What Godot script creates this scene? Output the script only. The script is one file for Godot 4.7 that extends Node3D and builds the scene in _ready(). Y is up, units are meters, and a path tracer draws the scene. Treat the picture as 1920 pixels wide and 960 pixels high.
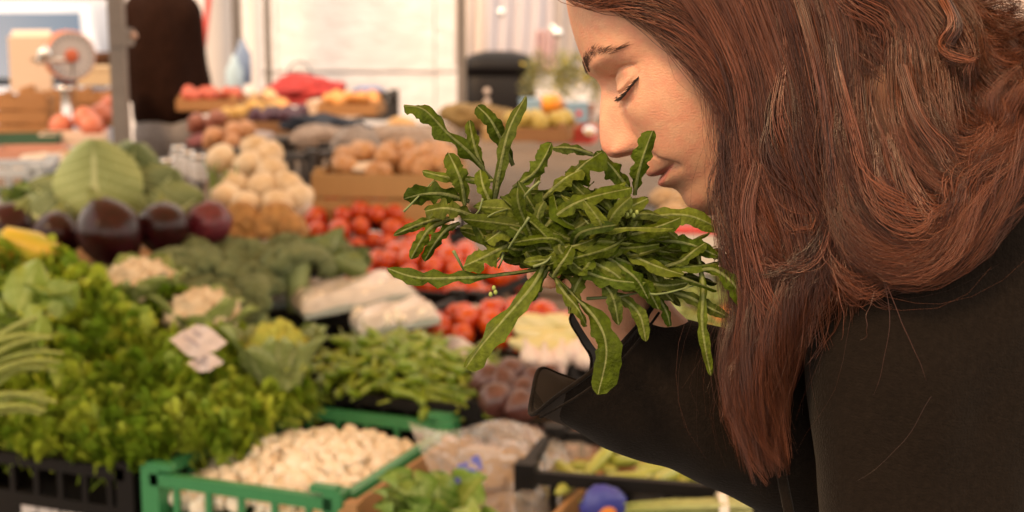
extends Node3D

# ------------------------------------------------------------------ frame of reference
const EYE := Vector3(0, 1.6, 0)
const PITCH := 10.2
const FOV := 19.3
var focal := 480.0 / tan(deg_to_rad(FOV / 2))
var cam_r := Vector3.RIGHT
var cam_u := Vector3(0, cos(deg_to_rad(PITCH)), -sin(deg_to_rad(PITCH)))
var cam_f := Vector3(0, -sin(deg_to_rad(PITCH)), -cos(deg_to_rad(PITCH)))
var rng := RandomNumberGenerator.new()
var mats := {}
var texs := {}
var used := {}
var unit_box: BoxMesh
# stall axes: along the rows, and away from the camera
const STALL_TURN := 22.0
var ax_a := Vector3(cos(deg_to_rad(STALL_TURN)), 0, sin(deg_to_rad(STALL_TURN)))
var ax_b := Vector3(sin(deg_to_rad(STALL_TURN)), 0, -cos(deg_to_rad(STALL_TURN)))
const STALL_O := Vector3(-0.6575, 0, -2.5605)

func measured(px: float, py: float, d: float) -> Vector3:
	return EYE + (cam_r * ((px - 960.0) / focal) + cam_u * ((480.0 - py) / focal) + cam_f) * d

func stall(s: float, t: float, h: float) -> Vector3:
	return STALL_O + ax_a * s + ax_b * t + Vector3(0, h, 0)

func rnd(a: float, b: float) -> float:
	return rng.randf_range(a, b)

# ------------------------------------------------------------------ mesh builder
class MB:
	var v := PackedVector3Array()
	var c := PackedColorArray()
	var i := PackedInt32Array()
	var n := PackedVector3Array()
	func add(p: Vector3, col: Color = Color.WHITE) -> int:
		v.append(p); c.append(col)
		return v.size() - 1
	func tri(a: int, b: int, d: int):
		i.append(a); i.append(b); i.append(d)
	func quad(a: int, b: int, d: int, e: int):
		i.append(a); i.append(b); i.append(d); i.append(a); i.append(d); i.append(e)
	# rows of equal length joined into a sheet
	func sheet(start: int, rows: int, cols: int, closed: bool):
		for r in rows - 1:
			for k in (cols if closed else cols - 1):
				var k2 := (k + 1) % cols
				var a := start + r * cols + k
				var b := start + r * cols + k2
				quad(a, b, b + cols, a + cols)
	func normals():
		n.resize(v.size())
		n.fill(Vector3.ZERO)
		for k in range(0, i.size(), 3):
			var a := i[k]; var b := i[k + 1]; var d := i[k + 2]
			var m := (v[d] - v[a]).cross(v[b] - v[a])
			n[a] += m; n[b] += m; n[d] += m
		for k in n.size():
			n[k] = n[k].normalized()
	func mesh(smooth: bool = true) -> ArrayMesh:
		if smooth and n.size() != v.size():
			normals()
		var arr := []
		arr.resize(Mesh.ARRAY_MAX)
		arr[Mesh.ARRAY_VERTEX] = v
		arr[Mesh.ARRAY_COLOR] = c
		arr[Mesh.ARRAY_INDEX] = i
		if smooth:
			arr[Mesh.ARRAY_NORMAL] = n
		var m := ArrayMesh.new()
		m.add_surface_from_arrays(Mesh.PRIMITIVE_TRIANGLES, arr)
		return m

func crom(p: Array, t: float):
	# Catmull-Rom through the points, t from 0 to 1
	var last := p.size() - 1
	var x := clampf(t, 0, 1) * last
	var k := mini(int(x), last - 1)
	var w := x - k
	var p0 = p[maxi(k - 1, 0)]; var p1 = p[k]; var p2 = p[k + 1]; var p3 = p[mini(k + 2, last)]
	return 0.5 * ((2.0 * p1) + (p2 - p0) * w + (2.0 * p0 - 5.0 * p1 + 4.0 * p2 - p3) * w * w + (3.0 * p1 - p0 - 3.0 * p2 + p3) * w * w * w)

func lerp_table(tab: Array, x: float) -> float:
	# tab: [[x, y], ...] with x falling or rising; smooth in between
	var up: bool = tab[1][0] > tab[0][0]
	var last := tab.size() - 1
	if (x <= tab[0][0]) == up and x != tab[0][0]: return tab[0][1]
	if (x >= tab[last][0]) == up and x != tab[last][0]: return tab[last][1]
	for k in last:
		var x0: float = tab[k][0]; var x1: float = tab[k + 1][0]
		if (x >= x0 and x <= x1) or (x <= x0 and x >= x1):
			var w := (x - x0) / (x1 - x0)
			var y0: float = tab[k][1]; var y1: float = tab[k + 1][1]
			var s := (y1 - y0)
			var m0: float = s if k == 0 else 0.5 * ((y1 - tab[k - 1][1]) / (x1 - tab[k - 1][0])) * (x1 - x0) * 2.0
			var m1: float = s if k == last - 1 else 0.5 * ((tab[k + 2][1] - y0) / (tab[k + 2][0] - x0)) * (x1 - x0) * 2.0
			var w2 := w * w; var w3 := w2 * w
			return (2 * w3 - 3 * w2 + 1) * y0 + (w3 - 2 * w2 + w) * m0 + (3 * w2 - 2 * w3) * y1 + (w3 - w2) * m1
	return tab[last][1]

func tube_into(m: MB, pts: Array, radii: Array, seg: int, col: Color, tip: Color = Color(-1, 0, 0), capped: bool = true):
	var start := m.v.size()
	var side := Vector3.ZERO
	for k in pts.size():
		var t: Vector3 = (pts[mini(k + 1, pts.size() - 1)] - pts[maxi(k - 1, 0)]).normalized()
		if side == Vector3.ZERO:
			side = t.cross(Vector3.UP if absf(t.y) < 0.9 else Vector3.RIGHT).normalized()
		side = (side - t * side.dot(t)).normalized()
		var up := t.cross(side)
		var cc := col if tip.r < 0 else col.lerp(tip, float(k) / (pts.size() - 1))
		for j in seg:
			var a := TAU * j / seg
			m.add(pts[k] + (side * cos(a) + up * sin(a)) * radii[k], cc)
	m.sheet(start, pts.size(), seg, true)
	if capped:
		var c0 := m.add(pts[0], col)
		var c1 := m.add(pts[-1], col if tip.r < 0 else tip)
		var e := start + (pts.size() - 1) * seg
		for j in seg:
			m.tri(c0, start + (j + 1) % seg, start + j)
			m.tri(c1, e + j, e + (j + 1) % seg)

func lathe(profile: Array, seg: int, wob: float, seed_: int, col: Color, col2: Color = Color(-1, 0, 0), lobes: int = 0, lobe_depth: float = 0.0) -> ArrayMesh:
	# profile: [[r, y], ...]; wob: uneven radius as a share
	var m := MB.new()
	var ns := FastNoiseLite.new()
	ns.seed = seed_; ns.frequency = 1.1
	for k in profile.size():
		for j in seg:
			var a := TAU * j / seg
			var r: float = profile[k][0]
			var y: float = profile[k][1]
			var q := ns.get_noise_3d(cos(a) * 1.3, float(k) / profile.size() * 2.0, sin(a) * 1.3)
			r *= 1.0 + wob * q * 2.0
			if lobes > 0:
				r *= 1.0 - lobe_depth * (0.5 + 0.5 * cos(a * lobes))
			var cc := col
			if col2.r >= 0:
				cc = col.lerp(col2, clampf(0.5 + 1.6 * ns.get_noise_3d(cos(a) * 2.0, y * 25.0, sin(a) * 2.0 + 9.0), 0, 1))
			m.add(Vector3(r * cos(a), y, r * sin(a)), cc)
	m.sheet(0, profile.size(), seg, true)
	return m.mesh()

# ------------------------------------------------------------------ materials
func noise_tex(key: String, freq: float, octaves: int, lo: float, hi: float, seed_: int = 1, size: int = 256) -> ImageTexture:
	if texs.has(key): return texs[key]
	var ns := FastNoiseLite.new()
	ns.seed = seed_; ns.frequency = freq; ns.fractal_octaves = octaves
	var im := ns.get_seamless_image(size, size)
	im.convert(Image.FORMAT_RGB8)
	for y in size:
		for x in size:
			var g := lerpf(lo, hi, im.get_pixel(x, y).r)
			im.set_pixel(x, y, Color(g, g, g))
	texs[key] = ImageTexture.create_from_image(im)
	return texs[key]

func mat(key: String, lin: Color, rough: float = 0.6, opt: Dictionary = {}) -> StandardMaterial3D:
	if mats.has(key): return mats[key]
	var m := StandardMaterial3D.new()
	m.resource_name = key
	var s := lin.linear_to_srgb()
	m.albedo_color = Color(s.r, s.g, s.b, opt.get("alpha", 1.0))
	m.roughness = rough
	m.metallic = opt.get("metal", 0.0)
	m.metallic_specular = opt.get("spec", 0.5)
	if opt.get("vc", false):
		m.vertex_color_use_as_albedo = true
	if opt.has("grain"):
		m.albedo_texture = noise_tex("grain%s" % str(opt.grain), 0.02, 5, 1.0 - opt.grain, 1.0, 3)
		m.uv1_triplanar = true
		m.uv1_scale = Vector3.ONE * opt.get("scale", 6.0)
	if opt.has("bump"):
		m.heightmap_enabled = true
		m.heightmap_texture = noise_tex("bump", 0.05, 4, 0.0, 1.0, 7)
		m.heightmap_scale = opt.bump
		m.uv1_triplanar = true
		m.uv1_scale = Vector3.ONE * opt.get("scale", 6.0)
	if opt.has("sheen"):
		m.rim_enabled = true; m.rim = opt.sheen; m.rim_tint = 0.5
	if opt.has("sss"):
		m.subsurf_scatter_enabled = true; m.subsurf_scatter_strength = opt.sss
	if opt.has("back"):
		m.backlight_enabled = true; m.backlight = opt.back
	if opt.has("coat"):
		m.clearcoat_enabled = true; m.clearcoat = opt.coat; m.clearcoat_roughness = 0.15
	if opt.has("alpha"):
		m.transparency = BaseMaterial3D.TRANSPARENCY_ALPHA
	m.cull_mode = BaseMaterial3D.CULL_DISABLED
	mats[key] = m
	return m

# ------------------------------------------------------------------ things and parts
func numbered(called: String) -> String:
	var k: int = used.get(called, 0)
	used[called] = k + 1
	return called if k == 0 else "%s_%03d" % [called, k]

func tag(o: Node, label: String, category: String, group: String = ""):
	o.set_meta("label", label)
	o.set_meta("category", category)
	if group != "": o.set_meta("group", group)

func thing(called: String, label: String, category: String, at: Vector3 = Vector3.ZERO, turn: float = 0.0, group: String = "") -> Node3D:
	var o := Node3D.new()
	o.name = numbered(called)
	add_child(o)
	o.position = at
	o.rotation.y = turn
	tag(o, label, category, group)
	return o

func part(called: String, mesh: Mesh, m: Material, parent: Node = self) -> MeshInstance3D:
	var o := MeshInstance3D.new()
	o.name = numbered(called) if parent == self else called
	o.mesh = mesh
	o.material_override = m
	parent.add_child(o, true)
	return o

func solo(called: String, mesh: Mesh, m: Material, label: String, category: String, xf: Transform3D, group: String = "") -> MeshInstance3D:
	var o := part(called, mesh, m)
	o.transform = xf
	tag(o, label, category, group)
	return o

func bx(parent: Node, called: String, at: Vector3, size: Vector3, m: Material, turn: Basis = Basis()) -> MeshInstance3D:
	var o := part(called, unit_box, m, parent)
	o.transform = Transform3D(turn * Basis.from_scale(size), at)
	return o

func spin(yaw: float, pitch: float = 0.0, roll: float = 0.0) -> Basis:
	return Basis.from_euler(Vector3(pitch, yaw, roll))

func wild() -> Basis:
	return Basis.from_euler(Vector3(rnd(-PI, PI), rnd(-PI, PI), rnd(-PI, PI)))

func _ready():
	rng.seed = 20240611
	var cam := Camera3D.new()
	cam.name = "camera"
	cam.fov = FOV
	cam.near = 0.05
	cam.far = 200.0
	cam.position = EYE
	cam.rotation_degrees = Vector3(-PITCH, 0, 0)
	var lens := CameraAttributesPhysical.new()
	lens.frustum_focal_length = 70.0
	lens.frustum_focus_distance = 0.965
	lens.exposure_aperture = 10.8
	lens.frustum_far = 200.0
	cam.attributes = lens
	add_child(cam)
	cam.fov = FOV
	cam.current = true
	var we := WorldEnvironment.new()
	we.name = "environment"
	var env := Environment.new()
	env.background_mode = Environment.BG_SKY
	var sky := Sky.new()
	var sm := ProceduralSkyMaterial.new()
	sm.sky_top_color = Color(0.93, 0.875, 0.805)
	sm.sky_horizon_color = Color(1.0, 0.93, 0.86)
	sm.ground_bottom_color = Color(0.34, 0.27, 0.21)
	sm.ground_horizon_color = Color(0.55, 0.46, 0.38)
	sm.sky_curve = 0.2
	sky.sky_material = sm
	env.sky = sky
	env.tonemap_mode = Environment.TONE_MAPPER_LINEAR
	env.tonemap_exposure = 2.9
	env.sdfgi_enabled = true
	env.ssao_enabled = true
	env.ssil_enabled = true
	we.environment = env
	add_child(we)
	var sun := DirectionalLight3D.new()
	sun.name = "sun"
	sun.light_energy = 0.5
	sun.light_color = Color(1.0, 0.82, 0.62)
	sun.light_angular_distance = 14.0
	sun.shadow_enabled = true
	sun.rotation_degrees = Vector3(-48, -38, 0)
	add_child(sun)
	unit_box = BoxMesh.new()
	unit_box.size = Vector3.ONE
	# ground
	var g := PlaneMesh.new()
	g.size = Vector2(400, 400)
	var ground := part("ground", g, mat("paving", Color(0.13, 0.11, 0.095), 0.85, {"grain": 0.35, "scale": 0.8}))
	ground.set_meta("kind", "structure")
	make_far()
	make_back_rows()
	make_tomatoes()
	make_left_rows()
	make_front_row()
	make_front_right()
	make_parsley()
	make_woman()
	make_rocket()

# ------------------------------------------------------------------ smooth bodies from joints
func nets_into(m: MB, bones: Array, cell: float, k: float, col: Color):
	# bones: [a, b, radius_a, radius_b]; tapered capsules joined with a smooth minimum, meshed as surface nets
	var val := {}
	for b in bones:
		var pad: float = maxf(b[2], b[3]) + cell * 2.5
		var lo: Vector3 = b[0].min(b[1]) - Vector3.ONE * pad
		var hi: Vector3 = b[0].max(b[1]) + Vector3.ONE * pad
		for x in range(floori(lo.x / cell), ceili(hi.x / cell) + 1):
			for y in range(floori(lo.y / cell), ceili(hi.y / cell) + 1):
				for z in range(floori(lo.z / cell), ceili(hi.z / cell) + 1):
					var key := Vector3i(x, y, z)
					if val.has(key): continue
					val[key] = body_field(Vector3(x, y, z) * cell, bones, k)
	var corner := [Vector3i(0, 0, 0), Vector3i(1, 0, 0), Vector3i(0, 1, 0), Vector3i(1, 1, 0), Vector3i(0, 0, 1), Vector3i(1, 0, 1), Vector3i(0, 1, 1), Vector3i(1, 1, 1)]
	var edge := [[0, 1], [2, 3], [4, 5], [6, 7], [0, 2], [1, 3], [4, 6], [5, 7], [0, 4], [1, 5], [2, 6], [3, 7]]
	var at := {}
	for key: Vector3i in val:
		var f := []
		var neg := 0
		for c: Vector3i in corner:
			if not val.has(key + c): break
			var q: float = val[key + c]
			f.append(q)
			if q < 0: neg += 1
		if f.size() < 8 or neg == 0 or neg == 8: continue
		var sum := Vector3.ZERO
		var cnt := 0
		for e in edge:
			var fa: float = f[e[0]]; var fb: float = f[e[1]]
			if (fa < 0) != (fb < 0):
				sum += Vector3(corner[e[0]]).lerp(Vector3(corner[e[1]]), fa / (fa - fb))
				cnt += 1
		at[key] = m.add((Vector3(key) + sum / cnt) * cell, col)
	var dirs := [Vector3i(1, 0, 0), Vector3i(0, 1, 0), Vector3i(0, 0, 1)]
	for key: Vector3i in at:
		for d in 3:
			var v0: float = val[key]
			if not val.has(key + dirs[d]): continue
			var v1: float = val[key + dirs[d]]
			if (v0 < 0) == (v1 < 0): continue
			var u: Vector3i = dirs[(d + 1) % 3]
			var w: Vector3i = dirs[(d + 2) % 3]
			if not (at.has(key - u) and at.has(key - w) and at.has(key - u - w)): continue
			if v0 < 0:
				m.quad(at[key], at[key - w], at[key - u - w], at[key - u])
			else:
				m.quad(at[key], at[key - u], at[key - u - w], at[key - w])

func body_field(p: Vector3, bones: Array, k: float) -> float:
	var d := 1e3
	for b in bones:
		var a: Vector3 = b[0]
		var ab: Vector3 = b[1] - a
		var t := clampf((p - a).dot(ab) / maxf(ab.length_squared(), 1e-9), 0, 1)
		var q: float = p.distance_to(a + ab * t) - lerpf(b[2], b[3], t)
		var h := maxf(k - absf(d - q), 0.0) / k
		d = minf(d, q) - h * h * k * 0.25
	return d

# ------------------------------------------------------------------ the woman's head
const HEAD_D := 1.04
const FACE_F := [[285.0, -228.0], [275.0, -190.0], [250.0, -130.0], [200.0, -72.0], [145.0, -36.0], [86.0, -14.0], [33.0, -1.0], [5.0, 1.0], [-16.0, -1.0], [-34.0, 3.0], [-65.0, 25.0], [-99.0, 47.0], [-122.0, 58.0], [-138.0, 59.0], [-149.0, 54.0], [-158.0, 43.0], [-164.0, 27.0], [-170.0, 14.0], [-182.0, 9.0], [-196.0, 11.0], [-208.0, 15.0], [-218.0, 13.0], [-226.0, 2.0], [-229.0, -1.0], [-233.0, 3.0], [-241.0, 7.0], [-250.0, 1.0], [-262.0, -13.0], [-276.0, -18.0], [-292.0, -17.0], [-308.0, -18.0], [-322.0, -24.0], [-336.0, -36.0], [-348.0, -52.0], [-358.0, -74.0]]
const FACE_B := [[285.0, -228.0], [275.0, -190.0], [250.0, -130.0], [200.0, -72.0], [145.0, -36.0], [86.0, -14.0], [33.0, -2.0], [5.0, -1.0], [-16.0, -4.0], [-34.0, -8.0], [-65.0, -5.0], [-99.0, -1.0], [-122.0, 1.0], [-149.0, 4.0], [-170.0, 6.0], [-190.0, 4.0], [-208.0, 0.0], [-229.0, -6.0], [-250.0, -11.0], [-262.0, -15.0], [-276.0, -19.0], [-292.0, -20.0], [-308.0, -21.0], [-322.0, -26.0], [-336.0, -37.0], [-348.0, -52.0], [-358.0, -74.0]]
const HEAD_W := [[285.0, 2.0], [275.0, 60.0], [245.0, 115.0], [200.0, 158.0], [140.0, 186.0], [60.0, 195.0], [0.0, 188.0], [-60.0, 182.0], [-110.0, 176.0], [-160.0, 163.0], [-210.0, 146.0], [-260.0, 122.0], [-300.0, 92.0], [-330.0, 62.0], [-350.0, 34.0], [-358.0, 4.0]]
const HEAD_C := [[285.0, -230.0], [100.0, -240.0], [0.0, -235.0], [-100.0, -215.0], [-200.0, -180.0], [-260.0, -150.0], [-300.0, -115.0], [-340.0, -85.0], [-358.0, -78.0]]
const HEAD_BACK := [[285.0, -232.0], [260.0, -340.0], [200.0, -440.0], [100.0, -500.0], [0.0, -510.0], [-80.0, -480.0], [-150.0, -410.0], [-200.0, -320.0], [-260.0, -240.0], [-300.0, -175.0], [-340.0, -115.0], [-358.0, -82.0]]
const WIDE_NOSE := [[20.0, 15.0], [-30.0, 17.0], [-60.0, 21.0], [-100.0, 26.0], [-125.0, 31.0], [-150.0, 34.0], [-170.0, 30.0], [-190.0, 26.0]]

func hp(f: float, u: float, s: float) -> Vector3:
	var k := HEAD_D / focal
	var fw := cam_r * -0.8405 - cam_u * 0.5418
	var up := cam_r * -0.5418 + cam_u * 0.8405
	return measured(1110, 140, HEAD_D) + (fw * f + up * u - cam_f * s) * k

func bell(x: float) -> float:
	return exp(-x * x)

func lash_u(s: float) -> float:
	return -60.0 + 0.0045 * (s - 80.0) * (s - 80.0)

func face_push(u: float, s: float) -> float:
	# how far the features stand forward of the plain face, at height u and s to the side
	if u > 90.0: return 0.0
	var d := 0.0
	var gap := lerp_table(FACE_F, u) - lerp_table(FACE_B, u)
	if u > -195.0:
		d += gap * exp(-pow(s / (lerp_table(WIDE_NOSE, u) * 1.12), 2.3))
		d += 15.0 * bell((u + 146.0) / 15.0) * bell((s - 33.0) / 12.0)
		d -= 26.0 * bell((u + 164.0) / 6.5) * bell((s - 19.0) / 8.5)
		d -= 5.0 * bell((u + 148.0) / 16.0) * bell((s - 54.0) / 7.0)
	else:
		d += gap * exp(-pow(s / 50.0, 2.2))
	d -= 25.0 * bell((u + 40.0) / 27.0) * bell((s - 80.0) / 46.0)
	d -= 12.0 * bell((u + 42.0) / 20.0) * bell((s - 40.0) / 14.0)
	d += 8.0 * bell((u - 8.0) / 15.0) * bell((s - 78.0) / 55.0)
	var e := 1.0 - pow((u + 50.0) / 27.0, 2) - pow((s - 82.0) / 44.0, 2)
	if e > 0.0:
		d += 17.0 * sqrt(e) * smoothstep(0.0, 0.35, e)
	var lid := exp(-pow((s - 84.0) / 46.0, 4))
	d -= 3.5 * bell((u + 27.0 - 0.004 * (s - 80.0) * (s - 80.0) * -1.0) / 4.0) * lid
	d -= 9.0 * bell((u - lash_u(s) + 2.0) / 3.2) * exp(-pow((s - 84.0) / 38.0, 4))
	d -= 3.0 * bell((u + 84.0) / 5.0) * exp(-pow((s - 78.0) / 36.0, 4))
	d += 12.0 * bell((u + 108.0) / 42.0) * bell((s - 112.0) / 45.0)
	d += 6.0 * bell((u + 205.0) / 30.0) * bell((s - 92.0) / 26.0)
	var um := -229.0 + pow(s / 70.0, 2) * 7.0
	d -= 8.0 * bell((u - um) / 3.2) * (1.0 - smoothstep(62.0, 80.0, s))
	d -= 8.0 * bell((u + 222.0) / 13.0) * bell((s - 73.0) / 11.0)
	var sl := lerpf(46.0, 82.0, clampf((-u - 150.0) / 75.0, 0, 1))
	d -= 4.0 * bell((s - sl) / 7.0) * smoothstep(-145.0, -165.0, u) * smoothstep(-245.0, -220.0, u)
	return d

func face_at(u: float, s: float, out: float = 0.0) -> Vector3:
	var w := lerp_table(HEAD_W, u)
	var fc := lerp_table(HEAD_C, u)
	var n := 2.35 if u > -150.0 else lerpf(2.35, 2.05, clampf((-u - 150.0) / 120.0, 0, 1))
	var x := pow(maxf(0.0, 1.0 - pow(minf(s, w) / w, n)), 1.0 / n)
	return hp(fc + (lerp_table(FACE_B, u) - fc) * x + face_push(u, s) + out, u, s + out * 0.4)

func head_into(m: MB):
	var rows := 230
	var cols := 230
	var skin := Color(0.60, 0.328, 0.205)
	var lip := Color(0.47, 0.165, 0.125)
	var blush := Color(0.60, 0.258, 0.168)
	var ns := FastNoiseLite.new()
	ns.seed = 5; ns.frequency = 0.03; ns.fractal_octaves = 4
	for r in rows:
		var q := float(r) / (rows - 1)
		# finer rows over the features
		var u := lerpf(285.0, -358.0, q)
		var w := lerp_table(HEAD_W, u)
		var fc := lerp_table(HEAD_C, u)
		var fb := lerp_table(FACE_B, u)
		var bk := lerp_table(HEAD_BACK, u)
		var n := 2.35 if u > -150.0 else lerpf(2.35, 2.05, clampf((-u - 150.0) / 120.0, 0, 1))
		for j in cols:
			var tau := 2.0 * j / cols - 1.0
			var a := absf(tau)
			var ph := PI * (0.42 * a + 0.58 * pow(a, 2.4))
			var f := 0.0
			var s := 0.0
			if ph <= PI / 2:
				var cx := pow(cos(ph), 2.0 / n)
				s = w * pow(sin(ph), 2.0 / n)
				f = fc + (fb - fc) * cx
				f += face_push(u, s) * smoothstep(0.0, 0.35, cx)
			else:
				s = w * sin(ph)
				f = fc + (bk - fc) * -cos(ph)
			var cc := skin
			var mottled := ns.get_noise_3d(f, u, s)
			cc = cc.lerp(blush, clampf(0.3 + mottled * 0.9, 0, 1))
			if f > fc:
				var um := -229.0 + pow(s / 70.0, 2) * 7.0
				var up_lip := smoothstep(um + 24.0 - s * 0.30, um + 19.0 - s * 0.30, u) * smoothstep(um - 27.0 + s * 0.30, um - 22.0 + s * 0.30, u)
				cc = cc.lerp(lip, up_lip * (1.0 - smoothstep(60.0, 76.0, s)))
				cc = cc.lerp(blush, 0.9 * bell((u + 135.0) / 35.0) * bell(s / 40.0))
				if absf(s - 163) < 3.0 and absf(u + 150.0) < 3.0: cc = cc.lerp(Color(0.2, 0.08, 0.04), 0.6)
			m.add(hp(f, u, s * signf(tau)), cc)
	m.sheet(0, rows, cols, true)

func hair_tube(m: MB, pts: PackedVector3Array, rad: float, col: Color):
	var start := m.v.size()
	var last := pts.size() - 1
	for k in pts.size():
		var t := (pts[mini(k + 1, last)] - pts[maxi(k - 1, 0)]).normalized()
		var sd := t.cross(cam_f).normalized()
		var up := t.cross(sd)
		var q := float(k) / last
		var r := rad * (1.0 - 0.75 * q * q * q)
		m.v.append(pts[k] + sd * r); m.v.append(pts[k] + (sd * -0.5 + up * 0.87) * r); m.v.append(pts[k] + (sd * -0.5 - up * 0.87) * r)
		m.n.append(sd); m.n.append(sd * -0.5 + up * 0.87); m.n.append(sd * -0.5 - up * 0.87)
		m.c.append(col); m.c.append(col); m.c.append(col)
	for k in last:
		var a := start + k * 3
		for j in 3:
			var j2 := (j + 1) % 3
			m.i.append(a + j); m.i.append(a + 3 + j2); m.i.append(a + j2)
			m.i.append(a + j); m.i.append(a + 3 + j); m.i.append(a + 3 + j2)

func lock_into(m: MB, path: Array, count: int, r0: float, r1: float, r2: float, thick: float, wild_: float, samples: int = 23):
	# one lock of hair: COUNT strands round a path, with its radius at root, middle and tip
	var mid := PackedVector3Array()
	var sd := PackedVector3Array()
	for k in samples:
		mid.append(crom(path, float(k) / (samples - 1)))
	for k in samples:
		var t := (mid[mini(k + 1, samples - 1)] - mid[maxi(k - 1, 0)]).normalized()
		sd.append(t.cross(cam_f).normalized())
	var shade := rnd(0.0, 1.0)
	var twist := rnd(-2.5, 2.5)
	var ph1 := rnd(-0.6, 0.6) + 2.0 * sin(path[path.size() / 2].x * 40.0); var ph2 := rnd(8.5, 14.0); var sway := rnd(0.004, 0.0125) * (0.0 if count == 1 else 1.0)
	var lock_end := 1.0 - 0.2 * rng.randf() * rng.randf()
	for n in count:
		var a := rnd(0, TAU)
		var rr := sqrt(rng.randf())
		var own := rnd(0, TAU)
		var freq := rnd(5.0, 11.0)
		var amp := wild_ * rnd(0.2, 1.0)
		var begin := rnd(0.0, 0.04)
		var stop := lock_end - pow(rng.randf(), 2.0) * 0.2
		var pts := PackedVector3Array()
		for k in samples:
			var q := float(k) / (samples - 1)
			var x := lerpf(begin, stop, q) * (samples - 1)
			var b := mini(int(x), samples - 2)
			var w := x - b
			var c := mid[b].lerp(mid[b + 1], w) + sd[b] * sway * smoothstep(0.12, 0.75, q) * sin(ph2 * q + ph1) - cam_f * sway * 0.6 * smoothstep(0.12, 0.75, q) * cos(ph2 * q + ph1)
			var r := (lerpf(r0, r1, q * 2.0) if q < 0.5 else lerpf(r1, r2, q * 2.0 - 1.0)) * rr
			var ang := a + twist * q
			var wav := amp * q * (sin(freq * q + own) + 0.5 * sin(freq * 2.3 * q + own * 2.0))
			var wav2 := amp * q * cos(freq * 0.8 * q + own * 1.7)
			c += sd[b] * (r * cos(ang) + wav) - cam_f * (r * 0.55 * sin(ang) + wav2 * 0.5)
			pts.append(c)
		var tone := pow(clampf(0.65 * shade + 0.35 * rng.randf(), 0, 1), 1.6)
		var col := Color(0.026, 0.0075, 0.0035).lerp(Color(0.205, 0.068, 0.034), tone)
		hair_tube(m, pts, thick * rnd(0.7, 1.25), col)

func guide(a: Array) -> Array:
	var out := []
	for k in range(0, a.size(), 3):
		out.append(measured(a[k], a[k + 1], a[k + 2]))
	return out

func between(g: Array, w: float, jit: float) -> Array:
	# a path between neighbouring guides; w from 0 to the last guide
	var k := mini(int(w), g.size() - 2)
	var x := w - k
	var out := []
	var off := Vector3.ZERO
	for p in g[k].size():
		off = off * 0.72 + (cam_r * rnd(-1, 1) + cam_u * rnd(-0.5, 0.5) + cam_f * rnd(-1.4, 1.4)) * jit
		out.append(g[k][p].lerp(g[k + 1][p], x) + off * (0.3 + 0.7 * float(p) / g[k].size()))
	return out

func under_sheet(m: MB, g: Array, push: float, from: float, to: float):
	var rows := 40
	var cols := 5 * (g.size() - 1) + 1
	for side in [0.0, 0.012]:
		var start := m.v.size()
		for r in rows:
			var q := lerpf(from, to, float(r) / (rows - 1))
			for c in cols:
				var w := float(c) / (cols - 1) * (g.size() - 1)
				var k := mini(int(w), g.size() - 2)
				var pa: Vector3 = crom(g[k], q)
				var pb: Vector3 = crom(g[k + 1], q)
				var p: Vector3 = pa.lerp(pb, w - k) + cam_f * (push + float(side) + 0.004 * sin(c * 1.9 + r * 0.3))
				m.add(p, Color(0.105, 0.036, 0.018))
		m.sheet(start, rows, cols, false)

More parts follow.
